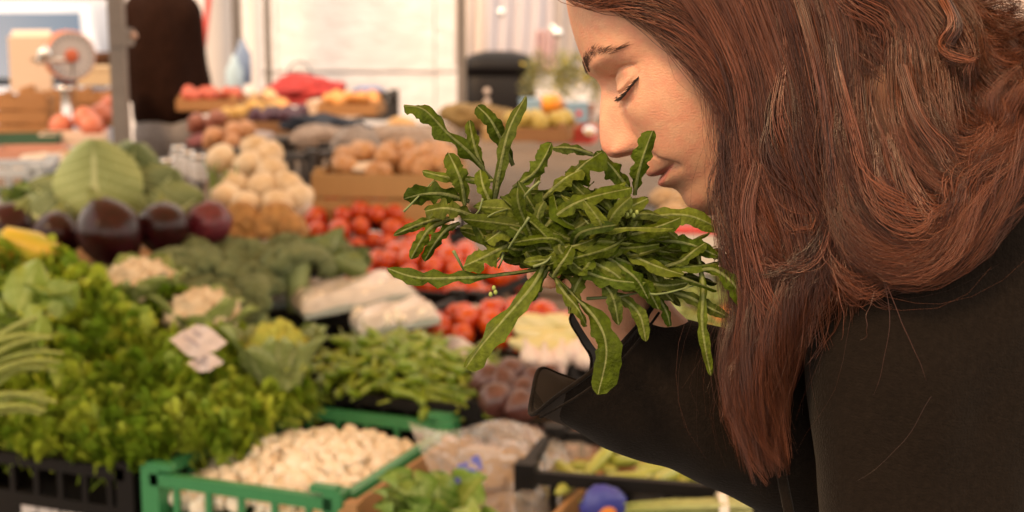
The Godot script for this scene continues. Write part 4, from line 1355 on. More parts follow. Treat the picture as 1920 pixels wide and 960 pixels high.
	# cabbage with its outer leaves open
	var cb := thing("cabbage", "large green cabbage with open veined outer leaves behind the eggplants", "cabbage", measured(190, 372, 3.92))
	part("head", blob(.10, .09, .10, .05, 1.5, 4, -1, 20, 26, Color(0.26, 0.32, 0.12), Color(0.32, 0.38, 0.16)), leaf, cb)
	var cl := mat("savoy_leaf", Color.WHITE, 0.55, {"vc": true, "bump": 0.35, "scale": 9.0, "back": Color(0.2, 0.25, 0.08)})
	for l in [[-14, 20, .205, .115, -.03, .12, 0.0, Color(0.25, 0.30, 0.10)], [78, 30, .17, .085, -.55, .3, .4, Color(0.13, 0.165, 0.055)], [100, 44, .16, .08, -.95, .4, .5, Color(0.15, 0.19, 0.06)], [-62, 30, .15, .075, .8, .3, -.4, Color(0.11, 0.15, 0.045)], [-92, 40, .13, .07, 1.15, .3, -.5, Color(0.10, 0.14, 0.04)], [40, 0, .18, .09, -.25, .25, .1, Color(0.10, 0.14, 0.045)], [20, 44, .13, .08, -.9, .8, .6, Color(0.24, 0.29, 0.10)]]:
		var lf := part("leaf", ribbon_leaf(l[2], l[3], .25, .07, int(l[0]) + 100, l[7], Color(0.46, 0.50, 0.24), 7, 3), cl, cb)
		lf.transform = Transform3D(Basis.from_euler(Vector3(l[5] - .25, l[6], l[4])), measured(190 + l[0], 385 + l[1], 3.86 - .03 * absf(l[4]) - (.09 if l[2] > .2 else 0.0)) - cb.position)
	solo("red_cabbage", blob(.056, .054, .056, .06, 1.4, 9, -1, 22, 28, Color(0.17, 0.018, 0.030), Color(0.11, 0.012, 0.024)), mat("red_cabbage_leaf", Color.WHITE, 0.4, {"vc": true, "grain": 0.3}), "round crimson red cabbage between eggplants and turnips", "cabbage", Transform3D(Basis(), measured(392, 418, 3.66)))
	# turnips and brown roots
	var tm := mat("turnip_skin", Color.WHITE, 0.5, {"vc": true, "grain": 0.12})
	var tn := [lathe([[.001, -.055], [.008, -.045], [.028, -.034], [.042, -.012], [.045, .006], [.038, .026], [.02, .036], [.008, .035], [.001, .033]], 20, .06, 2, Color(0.72, 0.56, 0.36), Color(0.62, 0.44, 0.24)), lathe([[.001, -.05], [.01, -.042], [.03, -.03], [.04, -.01], [.042, .008], [.034, .026], [.016, .034], [.001, .032]], 20, .08, 5, Color(0.70, 0.52, 0.32), Color(0.74, 0.60, 0.40))]
	for t in [[415, 296], [464, 308], [510, 322], [440, 348], [492, 352], [540, 350], [462, 384], [520, 384], [425, 372], [560, 372], [505, 292], [478, 280]]:
		var d := 4.35 - (float(t[1]) - 290.0) * .004
		solo("turnip", tn[rng.randi() % 2], tm, "cream round turnip in the pile behind the red cabbage", "turnip", Transform3D(spin(rnd(0, 6), rnd(-.6, .6), rnd(-.6, .6)), measured(t[0], t[1], d)), "turnips in the pile")
	var rb := blob(.05, .04, .045, .12, 1.6, 12, -1, 16, 20, Color(0.50, 0.27, 0.08), Color(0.42, 0.20, 0.055))
	for t in [[455, 412], [498, 428], [440, 444], [545, 432], [478, 455], [520, 410]]:
		solo("celeriac", rb, mat("celeriac_skin", Color.WHITE, 0.75, {"vc": true, "grain": 0.3}), "ochre brown root below the cream turnips", "root", Transform3D(wild(), measured(t[0], t[1], 3.88)), "ochre roots under the turnips")
	var gs := MB.new()
	for k in 9:
		var x := 410 + rnd(-22, 40)
		tube_into(gs, [measured(x, 395, 4.12), measured(x + rnd(-5, 5), 350, 4.1), measured(x + rnd(-22, 14), 300 + rnd(0, 30), 4.08)], [.005, .0045, .002], 6, Color(0.16, 0.24, 0.04))
	solo("spring_greens", gs.mesh(), mat("turnip_greens", Color.WHITE, 0.5, {"vc": true}), "green leaf stalks standing among the cream turnips", "greens", Transform3D())

func make_front_right():
	var wood := mat("pine_wood", Color(0.52, 0.28, 0.105), 0.65, {"grain": 0.35, "scale": 7.0})
	var black := mat("black_plastic", Color(0.012, 0.010, 0.009), 0.55)
	var w := thing("wooden_crate", "pine wooden crate with a clear plastic bag over its corner", "crate", stall(0.585, 0.165, 0.585), -deg_to_rad(STALL_TURN))
	wood_crate(w, 0.33, 0.42, 0.165, wood, 2)
	var lm := mat("lettuce_leaf", Color.WHITE, 0.5, {"vc": true, "back": Color(0.3, 0.42, 0.08)})
	var lt := thing("lettuce", "fresh green leafy lettuce inside the pine wooden crate", "lettuce", measured(822, 985, 2.46))
	for k in 22:
		var a := rnd(0, TAU)
		var lf := part("leaf", ribbon_leaf(rnd(.07, .12), rnd(.026, .042), rnd(.3, 1.2), .4, k, Color(0.10, 0.19, 0.022).lerp(Color(0.22, 0.32, 0.05), rng.randf()), Color(0.36, 0.44, 0.13)), lm, lt)
		lf.transform = Transform3D(Basis(Vector3.UP, a) * Basis(Vector3.RIGHT, rnd(.0, .9)), Vector3(sin(a) * .04, rnd(-.03, .015), cos(a) * .03))
	# clear bag, crumpled over the crate's far corner
	var m := MB.new()
	var ns := FastNoiseLite.new()
	ns.seed = 4; ns.frequency = 3.2; ns.fractal_octaves = 4; ns.fractal_type = FastNoiseLite.FRACTAL_RIDGED
	var rows := 44
	var cols := 54
	for r in rows:
		for c in cols:
			var x := c / (cols - 1.0); var y := r / (rows - 1.0)
			var px := lerpf(lerpf(765, 860, y), 1112 - 16 * y, x)
			var py := lerpf(lerpf(790, 812, x), 1010, y) + 14 * sin(x * 9.0)
			var d := 2.74 - 0.30 * y + 0.05 * ns.get_noise_3d(x * .55, y * .5, 0) + 0.07 * pow(absf(x - .5) * 2.0, 2)
			m.add(measured(px, py, d))
	m.sheet(0, rows, cols, false)
	var bag := solo("plastic_bag", m.mesh(), mat("clear_plastic", Color(0.80, 0.72, 0.64), 0.14, {"alpha": 0.24, "spec": 1.0}), "crumpled clear plastic bag with blue print on the pine crate", "bag", Transform3D())
	var ink := mat("blue_print", Color(0.10, 0.11, 0.42), 0.6)
	for s in [[868, 872, 22, 7, .3], [892, 862, 16, 14, .5], [880, 880, 26, 6, -.2], [858, 900, 10, 12, .4], [886, 912, 9, 16, .8], [899, 872, 8, 18, .2]]:
		bx(bag, "printed_mark", measured(s[0], s[1], 2.52), Vector3(s[2] / 1100.0, s[3] / 1100.0, .001), ink, spin(0.0, -0.3, s[4]))
	# brown dried goods behind
	var tray := thing("wooden_tray", "shallow wooden tray of dull brown dried beans behind the pine crate", "tray", stall(0.60, 0.54, 0.635), -deg_to_rad(STALL_TURN))
	wood_crate(tray, 0.36, 0.24, 0.09, wood, 1)
	var bm := mat("dried_bean", Color.WHITE, 0.6, {"vc": true})
	var fill := MB.new()
	for k in 420:
		var st := fill.v.size()
		var c := Vector3(rnd(-.17, .17), 0.075 + rnd(0, .02), rnd(-.11, .11))
		var col := Color(0.20, 0.10, 0.075).lerp(Color(0.34, 0.22, 0.17), rng.randf())
		var a := rnd(0, TAU)
		var q := Vector3(cos(a), rnd(-.3, .3), sin(a)) * .009
		tube_into(fill, [c - q, c - q * .5, c + q * .5, c + q], [.002, .0055, .0055, .002], 6, col)
	var f := part("dried_beans", fill.mesh(), bm, tray)
	f.set_meta("kind", "stuff")
	# beetroots
	var beet := mat("beetroot_skin", Color.WHITE, 0.4, {"vc": true, "grain": 0.3, "coat": 0.2})
	var bt := lathe([[.001, -.05], [.006, -.04], [.024, -.03], [.037, -.008], [.038, .01], [.028, .028], [.012, .034], [.001, .033]], 18, .07, 3, Color(0.085, 0.028, 0.026), Color(0.14, 0.055, 0.045))
	for b in [[945, 722], [980, 735], [915, 712], [1000, 712], [960, 700], [1030, 705], [930, 750], [975, 762], [1015, 745]]:
		solo("beetroot", bt, beet, "dark red brown beetroot beside the pepper heap, before the cuff", "beetroot", Transform3D(wild() * Basis.from_scale(Vector3.ONE * rnd(.7, .95)), measured(b[0], b[1], 3.0 - (float(b[1]) - 720.0) * .002)), "beetroots by the pepper heap")
	crate("crate", "low black crate between the beetroots and the tomatoes", 0.46, 0.86, 0.60, 0.86, 0.735, 0.12, black, 6, 4, .04)
	# endives and garlic
	var em := mat("endive_leaf", Color.WHITE, 0.45, {"vc": true})
	var en := lathe([[.001, -.06], [.014, -.055], [.021, -.03], [.022, 0], [.017, .035], [.007, .062], [.001, .068]], 14, .08, 2, Color(0.66, 0.60, 0.36), Color(0.58, 0.54, 0.20))
	for k in 16:
		solo("endive", en, em, "pale yellow endive in the pile behind the coat cuff", "endive", Transform3D(spin(rnd(-.5, .5), rnd(-.3, .3), 1.4 + rnd(-.3, .3)), measured(1010 + (k % 6) * 21 + rnd(-6, 6), 612 + (k / 6) * 22, 3.25 - .03 * (k / 6))), "endives behind the cuff")
	var gm := mat("garlic_skin", Color.WHITE, 0.6, {"vc": true})
	var gl := lathe([[.001, -.02], [.014, -.02], [.024, -.008], [.024, .004], [.014, .018], [.005, .026], [.004, .04], [.001, .042]], 16, .06, 3, Color(0.74, 0.64, 0.54), Color(0.66, 0.50, 0.44), 8, .06)
	for g in [[995, 668], [1022, 676], [1048, 672], [1075, 660], [1040, 692], [1095, 672]]:
		solo("garlic_bulb", gl, gm, "white garlic bulb before the pale endives", "garlic", Transform3D(spin(rnd(0, 6), rnd(-.4, .4), rnd(-.6, .6)), measured(g[0], g[1], 3.08)), "garlic bulbs before the endives")
	# black crate of courgettes, and asparagus in front of it
	var cc := thing("crate", "long black plastic crate of courgettes under the raised sleeve", "crate", measured(1235, 966, 2.66), deg_to_rad(-14.0))
	crate_parts(cc, 0.46, 0.26, 0.105, black, 6, 3, 0.03)
	var cm := mat("courgette_skin", Color.WHITE, 0.35, {"vc": true})
	var cg := lathe([[.001, -.075], [.014, -.072], [.019, -.05], [.02, 0], [.018, .05], [.012, .07], [.009, .082], [.001, .084]], 14, .05, 3, Color(0.30, 0.34, 0.05), Color(0.42, 0.42, 0.10))
	for k in 26:
		solo("courgette", cg, cm, "pale green courgette in the long black crate", "courgette", Transform3D(spin(rnd(-1.2, 1.2), rnd(-.3, .3), PI / 2 + rnd(-.35, .35)) * Basis.from_scale(Vector3.ONE * .62), cc.position + Vector3(rnd(-.16, .16), .045 + .018 * (k % 3), rnd(-.08, .08))), "courgettes in the long crate")
	var sp := thing("asparagus_bundle", "bundle of pale green asparagus tied with a white band", "asparagus", measured(1285, 955, 2.42))
	var am := mat("asparagus_spear", Color.WHITE, 0.45, {"vc": true, "grain": 0.2})
	for k in 20:
		var st := MB.new()
		var y := (k % 5) * .0125 - .03
		var z := (k / 5) * .013
		var pts := []
		var rad := []
		for j in 8:
			var t := j / 7.0
			pts.append(Vector3(lerpf(.10, -.10, t) + rnd(-.001, .001), y + .003 * sin(k + t * 2), z + rnd(-.001, .001) + .03 * t))
			rad.append(.0062 * (1.0 if t < .75 else 1.0 - (t - .75) * 2.6))
		tube_into(st, pts, rad, 8, Color(0.50, 0.50, 0.20), Color(0.30, 0.36, 0.09))
		part("spear", st.mesh(), am, sp)
	var band := MB.new()
	for x in [.047, .062]:
		for k in 24:
			var a := TAU * k / 24
			band.add(Vector3(x, cos(a) * .042 - .006, sin(a) * .038 + .025))
	band.sheet(0, 2, 24, true)
	part("band", band.mesh(), mat("white_band", Color(0.72, 0.66, 0.56), 0.5), sp)
	var lab := solo("blue_packet", blob(.040, .038, .018, .12, 1.6, 3, -1, 9, 11), mat("blue_packet", Color(0.045, 0.055, 0.30), 0.35), "blue plastic packet with an orange patch beside the asparagus", "packet", Transform3D(spin(.1), measured(1132, 950, 2.5)))
	part("orange_patch", blob(.016, .017, .004, .1, 2.0, 4, -1, 10, 14), mat("orange_patch", Color(0.75, 0.25, 0.03), 0.5), lab).position = Vector3(.004, -.012, .0185)
	# goods seen between the leaves and the hair
	var card := thing("carton", "white carton with a red edge and a yellow spot under the woman's chin", "carton", measured(1305, 470, 3.3), -.2)
	bx(card, "panel", Vector3(0, 0, 0), Vector3(.17, .085, .06), mat("carton_white", Color(0.66, 0.58, 0.48), 0.6))
	bx(card, "red_edge", Vector3(0, .047, 0), Vector3(.176, .010, .066), mat("carton_red", Color(0.62, 0.04, 0.03), 0.5))
	bx(card, "red_edge", Vector3(-.088, 0, 0), Vector3(.008, .084, .066), mats["carton_red"])
	part("yellow_spot", blob(.018, .016, .003, .05, 1, 2, -1, 10, 16), mat("carton_yellow", Color(0.60, 0.46, 0.03), 0.5), card).position = Vector3(-.055, .005, .031)
	for g in [[1270, 540, 3.35], [1330, 560, 3.3], [1290, 610, 3.2], [1365, 510, 3.4], [1250, 590, 3.25], [1350, 630, 3.15]]:
		var o := thing("lettuce", "pale green lettuce head among oranges under the carton", "lettuce", measured(g[0], g[1], g[2]), 0, "lettuce heads under the carton")
		for k in 9:
			var a := TAU * k / 9.0
			var lf := part("leaf", ribbon_leaf(.075, .034, rnd(.3, .9), .35, k, Color(0.22, 0.28, 0.06).lerp(Color(0.38, 0.40, 0.14), rng.randf()), Color(0.5, 0.5, 0.25)), lm, o)
			lf.transform = Transform3D(Basis(Vector3.UP, a) * Basis(Vector3.RIGHT, rnd(.1, .7)), Vector3(sin(a) * .02, -.03, cos(a) * .02))
	var om := mat("orange_peel", Color(0.75, 0.24, 0.02), 0.45, {"grain": 0.15, "bump": 0.1, "scale": 30.0})
	var orange := blob(.037, .035, .037, .03, 1.0, 2, -1, 14, 20)
	for g in [[1340, 600, 3.3], [1362, 575, 3.35], [1318, 640, 3.15], [1290, 655, 3.1], [1375, 640, 3.2]]:
		solo("orange", orange, om, "orange lying among the lettuce heads", "orange", Transform3D(wild(), measured(g[0], g[1], g[2])), "oranges among the lettuce")
	for g in [[1250, 372, 4.2], [1285, 380, 4.15], [1320, 392, 4.1], [1262, 402, 4.05]]:
		solo("loaf", blob(.05, .03, .04, .08, 1.4, 5, -.7, 14, 20), mat("loaf_crust", Color(0.62, 0.42, 0.22), 0.7, {"grain": 0.3}), "pale loaf lying beyond the woman's chin", "loaf", Transform3D(spin(rnd(0, 6)), measured(g[0], g[1], g[2])), "loaves beyond the chin")

func make_back_rows():
	var wood := mat("pale_wood", Color(0.58, 0.34, 0.125), 0.65, {"grain": 0.3, "scale": 6.0})
	var dark := mat("dark_plastic", Color(0.03, 0.025, 0.022), 0.5, {"grain": 0.4})
	var w := thing("wooden_crate", "pale wooden crate of brown onions behind the tomatoes", "crate", measured(735, 405, 4.72), -.12)
	wood_crate(w, .42, .34, .155, wood, 2)
	var om := mat("onion_skin", Color.WHITE, 0.45, {"vc": true, "grain": 0.2})
	var onion := lathe([[.001, -.03], [.012, -.028], [.028, -.014], [.033, .002], [.026, .02], [.01, .03], [.004, .042], [.001, .044]], 16, .06, 3, Color(0.50, 0.22, 0.075), Color(0.62, 0.34, 0.14))
	for k in 46:
		solo("onion", onion, om, "brown onion in the pale wooden crate", "onion", Transform3D(wild(), w.position + Vector3(rnd(-.18, .18), .155 + rnd(-.01, .055) , rnd(-.14, .14))), "onions in the pale wooden crate")
	solo("paper_bag", blob(.055, .018, .04, .15, 1.4, 4, -.8, 14, 20), mat("cream_paper", Color(0.68, 0.54, 0.40), 0.8), "flat cream paper bag lying on the brown onions", "bag", Transform3D(spin(.4), measured(692, 315, 4.58)))
	var bc := thing("crate", "dark vented plastic crate standing behind the turnips", "crate", measured(560, 398, 4.95), -.32)
	crate_parts(bc, .30, .36, .215, dark, 5, 5, .10)
	var sack := mat("net_sack", Color.WHITE, 0.75, {"vc": true, "grain": 0.35, "bump": 0.6, "scale": 10.0})
	for s in [[600, 262, 5.15, .11, .05, Color(0.60, 0.44, 0.34), "pale net sack of garlic lying on the dark crate"], [668, 272, 5.0, .085, .062, Color(0.52, 0.42, 0.36), "greyish net sack slumped beside the pale one"], [742, 262, 5.1, .12, .05, Color(0.66, 0.48, 0.36), "pinkish sack behind the brown onions"], [800, 268, 5.15, .09, .05, Color(0.70, 0.52, 0.40), "cream sack next to the rocket leaves"]]:
		solo("sack", blob(s[3], s[4], .09, .13, 1.8, int(s[0]), -.8, 22, 30, s[5], s[5] * .75), sack, s[6], "sack", Transform3D(spin(rnd(-.3, .3)), measured(s[0], s[1], s[2])), "net sacks")
	solo("bread_round", blob(.055, .035, .05, .06, 1.4, 5, -.7, 16, 22, Color(0.66, 0.44, 0.20), Color(0.55, 0.26, 0.07)), mat("bread", Color.WHITE, 0.7, {"vc": true}), "round golden loaf on the pinkish sack", "loaf", Transform3D(Basis(), measured(752, 238, 5.2)))
	solo("jacket", blob(.17, .045, .13, .22, 1.9, 7, -.6, 26, 36), mat("navy_cloth", Color(0.022, 0.028, 0.048), 0.85, {"grain": 0.4}), "crumpled navy blue jacket thrown over the sacks", "jacket", Transform3D(spin(.2, 0, -.16), measured(620, 242, 5.45)))
	# ochre bags near the bin
	for s in [[905, 222, 5.4, .12, .05, "ochre yellow sack under the black bin"], [862, 214, 5.6, .08, .04, "small ochre sack beside the grey pole"]]:
		solo("sack", blob(s[3], s[4], .09, .12, 1.8, int(s[0]), -.7, 18, 24, Color(0.46, 0.28, 0.07), Color(0.36, 0.20, 0.05)), sack, s[5], "sack", Transform3D(Basis(), measured(s[0], s[1], s[2])), "net sacks")
	# trays along the second table
	var tc := [[1005, 250, 5.0, Color(0.62, 0.46, 0.26), "low carton tray with pale rolls behind the rocket"], [1065, 262, 4.9, Color(0.50, 0.05, 0.03), "red tray before the woman's nose"], [960, 258, 5.1, Color(0.55, 0.36, 0.15), "brown tray behind the upright rocket leaves"]]
	for t in tc:
		var o := thing("goods_tray", t[4], "tray", measured(t[0], t[1], t[2]), -.2)
		bx(o, "bottom", Vector3.ZERO, Vector3(.16, .012, .14), mat("tray%d" % t[0], t[3], .6))
		for k in [-1, 1]:
			bx(o, "side", Vector3(0, .02, k * .07), Vector3(.17, .05, .008), mats["tray%d" % t[0]])
			bx(o, "side", Vector3(k * .085, .02, 0), Vector3(.008, .05, .132), mats["tray%d" % t[0]])
	var chrome := mat("steel", Color(0.62, 0.60, 0.58), 0.18, {"metal": 1.0})
	for g in [[1105, 248, 4.8], [1030, 238, 5.0], [1016, 236, 5.0]]:
		solo("tin_lid", lathe([[.001, .0], [.018, .0], [.022, .006], [.02, .010], [.001, .014]], 16, 0, 1, Color.WHITE), mat("brass", Color(0.72, 0.55, 0.22), 0.2, {"metal": 1.0}) if g[0] < 1100 else chrome, "small shiny metal lid on the trays by the nose", "lid", Transform3D(spin(0, .7), measured(g[0], g[1], g[2])), "shiny lids on the trays")
	for g in [[995, 205, 6.0, "pale blue carton next to the orange pumpkin"], [1082, 212, 5.8, "pale blue carton with a red spot by the woman's nose"]]:
		var o := thing("carton", g[3], "carton", measured(g[0], g[1], g[2]), .2)
		bx(o, "box", Vector3(0, 0, 0), Vector3(.075, .07, .06), mat("pale_blue_card", Color(0.22, 0.34, 0.44), .6))
		bx(o, "lid", Vector3(0, .038, 0), Vector3(.08, .008, .065), mats["pale_blue_card"])
		if g[0] > 1000: part("red_spot", blob(.012, .012, .003, .0, 1, 1, -1, 8, 12), mat("carton_red", Color(0.62, 0.04, 0.03), .5), o).position = Vector3(0, 0, .031)
	solo("pumpkin", lathe([[.001, -.04], [.03, -.04], [.048, -.015], [.05, .01], [.036, .032], [.012, .036], [.001, .03]], 24, .03, 2, Color(0.72, 0.20, 0.012), Color(0.66, 0.28, 0.02), 8, .12), mat("pumpkin_skin", Color.WHITE, .45, {"vc": true}), "small bright orange pumpkin before the flower pots", "pumpkin", Transform3D(Basis(), measured(1032, 194, 6.0)))
	# potted plants
	var pm := mat("olive_leaf", Color.WHITE, 0.6, {"vc": true, "back": Color(0.2, 0.22, 0.06)})
	var pot := mat("terracotta", Color(0.42, 0.15, 0.06), 0.8, {"grain": 0.3})
	for g in [[1030, 195, 6.6, .30, "olive green potted herb behind the orange pumpkin"], [1085, 200, 6.4, .27, "bushy potted herb with yellow flowers by the woman's brow"]]:
		var o := thing("potted_plant", g[4], "plant", measured(g[0], g[1], g[2]))
		part("pot", lathe([[.001, -.08], [.05, -.08], [.065, .0], [.07, .01], [.062, .012], [.001, .005]], 18, .02, 1, Color.WHITE), pot, o)
		var fo := MB.new()
		for k in 620:
			var d := Vector3(rnd(-1, 1), rnd(-.3, 1), rnd(-1, 1)).normalized()
			var c := Vector3(d.x * .12, .10 + d.y * .12 * g[3] / .27, d.z * .12) * rnd(.5, 1.05)
			var e := (d + Vector3(rnd(-.6, .6), rnd(-.2, .8), rnd(-.6, .6))).normalized() * rnd(.02, .035)
			var sd := e.cross(Vector3(rnd(-1, 1), rnd(-1, 1), rnd(-1, 1))).normalized() * .006
			var col := Color(0.11, 0.115, 0.035).lerp(Color(0.26, 0.25, 0.10), rng.randf())
			if k % 17 == 0: col = Color(0.62, 0.48, 0.04)
			var a := fo.add(c, col); var b := fo.add(c + e * .5 + sd, col); var q := fo.add(c + e, col); var z := fo.add(c + e * .5 - sd, col)
			fo.quad(a, b, q, z)
		part("foliage", fo.mesh(), pm, o)
	# the black bin
	var bin := thing("rubbish_bin", "black rounded rubbish bin beside the grey pole", "bin", measured(936, 212, 7.2))
	var bm := mat("bin_plastic", Color(0.010, 0.009, 0.010), 0.5, {"spec": 0.25})
	part("bin_body", loft_box([[.15, .14, -.55], [.165, .15, 0.0], [.17, .155, .19]], .04), bm, bin)
	part("bin_lid", loft_box([[.178, .162, .192], [.175, .16, .235], [.15, .14, .27], [.08, .08, .292]], .06), bm, bin)
	for k in 2: part("rivet", blob(.015, .015, .006, 0, 1, 1, -1, 8, 12), mat("bin_rivet", Color(0.55, 0.45, 0.40), .4), bin).position = Vector3(-.055, .115 - k * .047, .157)

func loft_box(levels: Array, round_: float) -> ArrayMesh:
	# levels: [half x, half z, y]; a rounded rectangle at each level
	var m := MB.new()
	var seg := 32
	var lv := levels.duplicate()
	lv.push_front([.002, .002, levels[0][2]]); lv.append([.002, .002, levels[-1][2] + .003])
	for l in lv:
		for k in seg:
			var a := TAU * k / seg
			m.add(Vector3(l[0] * signf(cos(a)) * pow(absf(cos(a)), .45), l[2], l[1] * signf(sin(a)) * pow(absf(sin(a)), .45)))
	m.sheet(0, lv.size(), seg, true)
	return m.mesh()

func make_far():
	var steel := mat("galvanised", Color(0.24, 0.21, 0.19), 0.45, {"metal": 0.35, "grain": 0.3})
	# poles that carry the awnings
	for p in [[229, 260, 4.6, .044, "square grey awning pole standing before the man"], [866, 200, 6.2, .036, "grey awning pole between the white wall and the black bin"], [504, 140, 7.6, .03, "thin grey awning pole before the white wall"], [447, 150, 7.8, .045, "grey pole behind the man with a blue bottle rack"]]:
		var b := measured(p[0], p[1], p[2])
		var o := thing("awning_pole", p[4], "pole", Vector3(b.x, 0, b.z))
		bx(o, "shaft", Vector3(0, 1.4, 0), Vector3(p[3], 2.8, p[3]), steel)
		bx(o, "foot_plate", Vector3(0, .006, 0), Vector3(.16, .012, .16), steel)
		if p[0] == 229:
			bx(o, "clamp", Vector3(.012, 1.445, .002), Vector3(.062, .05, .06), steel)
			part("knob", blob(.012, .012, .012, 0, 1, 1, -1, 8, 12), mat("knob", Color(0.45, 0.30, 0.24), .4), o).position = Vector3(.052, 1.45, .01)
	# man seen from behind
	var mb := measured(318, 220, 6.3)
	var man := thing("person", "man seen from behind in a dark brown jacket and grey jeans", "person", Vector3(mb.x, 0, mb.z))
	var jk := MB.new()
	nets_into(jk, [[Vector3(0, 1.08, 0), Vector3(-.02, 1.36, -.02), .13, .15], [Vector3(-.12, 1.02, 0), Vector3(.11, 1.02, 0), .075, .075], [Vector3(-.10, 1.02, 0), Vector3(-.10, 1.3, 0), .10, .12], [Vector3(.06, 1.03, 0), Vector3(.05, 1.3, 0), .11, .12],
		[Vector3(-.15, 1.40, 0), Vector3(.11, 1.40, 0), .075, .075], [Vector3(-.02, 1.40, -.02), Vector3(-.04, 1.5, -.05), .08, .055],
		[Vector3(-.18, 1.38, 0), Vector3(-.24, 1.13, -.02), .068, .055], [Vector3(-.24, 1.13, -.02), Vector3(-.2, 1.02, -.22), .052, .042],
		[Vector3(.14, 1.38, 0), Vector3(.17, 1.12, -.05), .068, .055], [Vector3(.17, 1.12, -.05), Vector3(.1, 1.05, -.26), .052, .042]], .02, .05, Color.WHITE)
	man.scale = Vector3(0.72, 1.06, 1.06)
	part("jacket", jk.mesh(), mat("brown_jacket", Color(0.026, 0.011, 0.007), 0.9, {"grain": 0.4, "spec": 0.15}), man)
	var js := MB.new()
	nets_into(js, [[Vector3(-.09, .93, 0), Vector3(.09, .93, 0), .115, .115], [Vector3(-.09, .9, 0), Vector3(-.11, .5, 0), .10, .07], [Vector3(-.11, .5, 0), Vector3(-.11, .09, 0), .068, .055], [Vector3(.09, .9, 0), Vector3(.11, .5, 0), .10, .07], [Vector3(.11, .5, 0), Vector3(.11, .09, 0), .068, .055]], .02, .04, Color.WHITE)
	part("jeans", js.mesh(), mat("grey_jeans", Color(0.24, 0.215, 0.21), 0.85, {"grain": 0.3}), man)
	var hd := MB.new()
	nets_into(hd, [[Vector3(-.04, 1.49, -.05), Vector3(-.05, 1.56, -.07), .05, .055], [Vector3(-.05, 1.63, -.06), Vector3(-.05, 1.69, -.08), .078, .085], [Vector3(-.05, 1.59, -.13), Vector3(-.05, 1.62, -.13), .04, .05]], .016, .04, Color(0.45, 0.24, 0.15))
	for s in [-1.0, 1.0]:
		var h := Vector3(-.2 if s < 0 else .1, 1.03, -.24)
		nets_into(hd, [[h, h + Vector3(0, -.01, -.09), .032, .03]], .012, .02, Color(0.45, 0.24, 0.15))
		for k in 4: nets_into(hd, [[h + Vector3((k - 1.5) * .017, -.01, -.09), h + Vector3((k - 1.5) * .018, -.045, -.15), .009, .007]], .006, .005, Color(0.45, 0.24, 0.15))
		nets_into(hd, [[h + Vector3(-.03 * s, -.01, -.03), h + Vector3(-.045 * s, -.03, -.09), .011, .008]], .006, .005, Color(0.45, 0.24, 0.15))
	part("body", hd.mesh(), mat("skin_far", Color.WHITE, 0.55, {"vc": true}), man)
	part("hair", blob(.092, .085, .10, .05, 2, 3, -.35), mat("dark_hair", Color(0.02, 0.014, 0.010), .7), man).position = Vector3(-.05, 1.69, -.05)
	for s in [-1, 1]: part("shoe", blob(.05, .04, .13, .03, 1, 2, -.9), mat("shoe", Color(0.03, 0.025, 0.02), .5), man).position = Vector3(s * .11, .04, -.04)
	# white rendered wall made of wide panels
	var wc := measured(670, 150, 9.6)
	var wall := thing("building_wall", "bright white rendered wall of wide panels behind the stalls", "wall", Vector3(wc.x, 0, wc.z))
	var render := mat("white_render", Color(0.82, 0.78, 0.79), 0.8, {"grain": 0.10, "scale": 0.7, "bump": 0.5})
	for r in 7:
		for k in 3:
			bx(wall, "panel", Vector3(-1.02 + k * 1.0 + .02, .26 + r * .52 + .017, 0), Vector3(.994, .505, .10), render)
	bx(wall, "backing", Vector3(0, 1.8, -.08), Vector3(3.05, 3.6, .10), mat("joint", Color(0.5, 0.44, 0.42), .9))
	# buildings behind everything
	var fac := mat("pink_render", Color(0.56, 0.43, 0.37), 0.85, {"grain": 0.2, "scale": 0.5})
	var bd := thing("building", "tall pale pink building closing the square behind the stalls", "building", Vector3(0, 0, -19))
	bx(bd, "wall", Vector3(0, 4.5, 0), Vector3(26, 9, .6), fac)
	for k in 8:
		for f in 2:
			var win := bx(bd, "window", Vector3(-10.5 + k * 3.0, 2.1 + f * 3.4, .31), Vector3(1.1, 1.8, .06), mat("dark_glass", Color(0.06, 0.07, 0.08), .15))
			bx(bd, "window_sill", Vector3(-10.5 + k * 3.0, 1.13 + f * 3.4, .36), Vector3(1.35, .1, .2), render)
			bx(bd, "shutter", Vector3(-11.3 + k * 3.0, 2.1 + f * 3.4, .35), Vector3(.5, 1.8, .05), mat("shutter", Color(0.20, 0.24, 0.22), .6))
	make_car()
	# the scale
	var sc := thing("weighing_scale", "round dial market scale with an orange drum on a steel post", "scale", measured(128, 262, 5.4), .5)
	var st := mat("steel", Color(0.62, 0.60, 0.58), 0.18, {"metal": 1.0})
	part("post", lathe([[.001, 0], [.05, 0], [.05, .012], [.020, .02], [.019, .17], [.028, .178], [.026, .195], [.001, .2]], 22, 0, 1, Color.WHITE), st, sc)
	bx(sc, "cream_foot", Vector3(0, .006, .0), Vector3(.16, .014, .12), mat("cream_enamel", Color(0.70, 0.60, 0.50), .4))
	var drum := part("drum", lathe([[.001, -.045], [.082, -.045], [.088, -.03], [.088, .03], [.082, .038], [.001, .038]], 36, 0, 1, Color.WHITE), mat("orange_enamel", Color(0.62, 0.13, 0.012), .35, {"coat": .4}), sc)
	drum.transform = Transform3D(Basis(Vector3.RIGHT, PI / 2), Vector3(.018, .30, 0))
	var dial := part("dial", lathe([[.001, .040], [.078, .040], [.081, .043], [.083, .040]], 36, 0, 1, Color.WHITE), mat("dial_face", Color(0.42, 0.39, 0.39), .4), drum)
	part("hub", lathe([[.024, .041], [.024, .047], [.012, .050], [.001, .050]], 20, 0, 1, Color.WHITE), mat("dial_hub", Color(0.45, 0.10, 0.04), .5), drum)
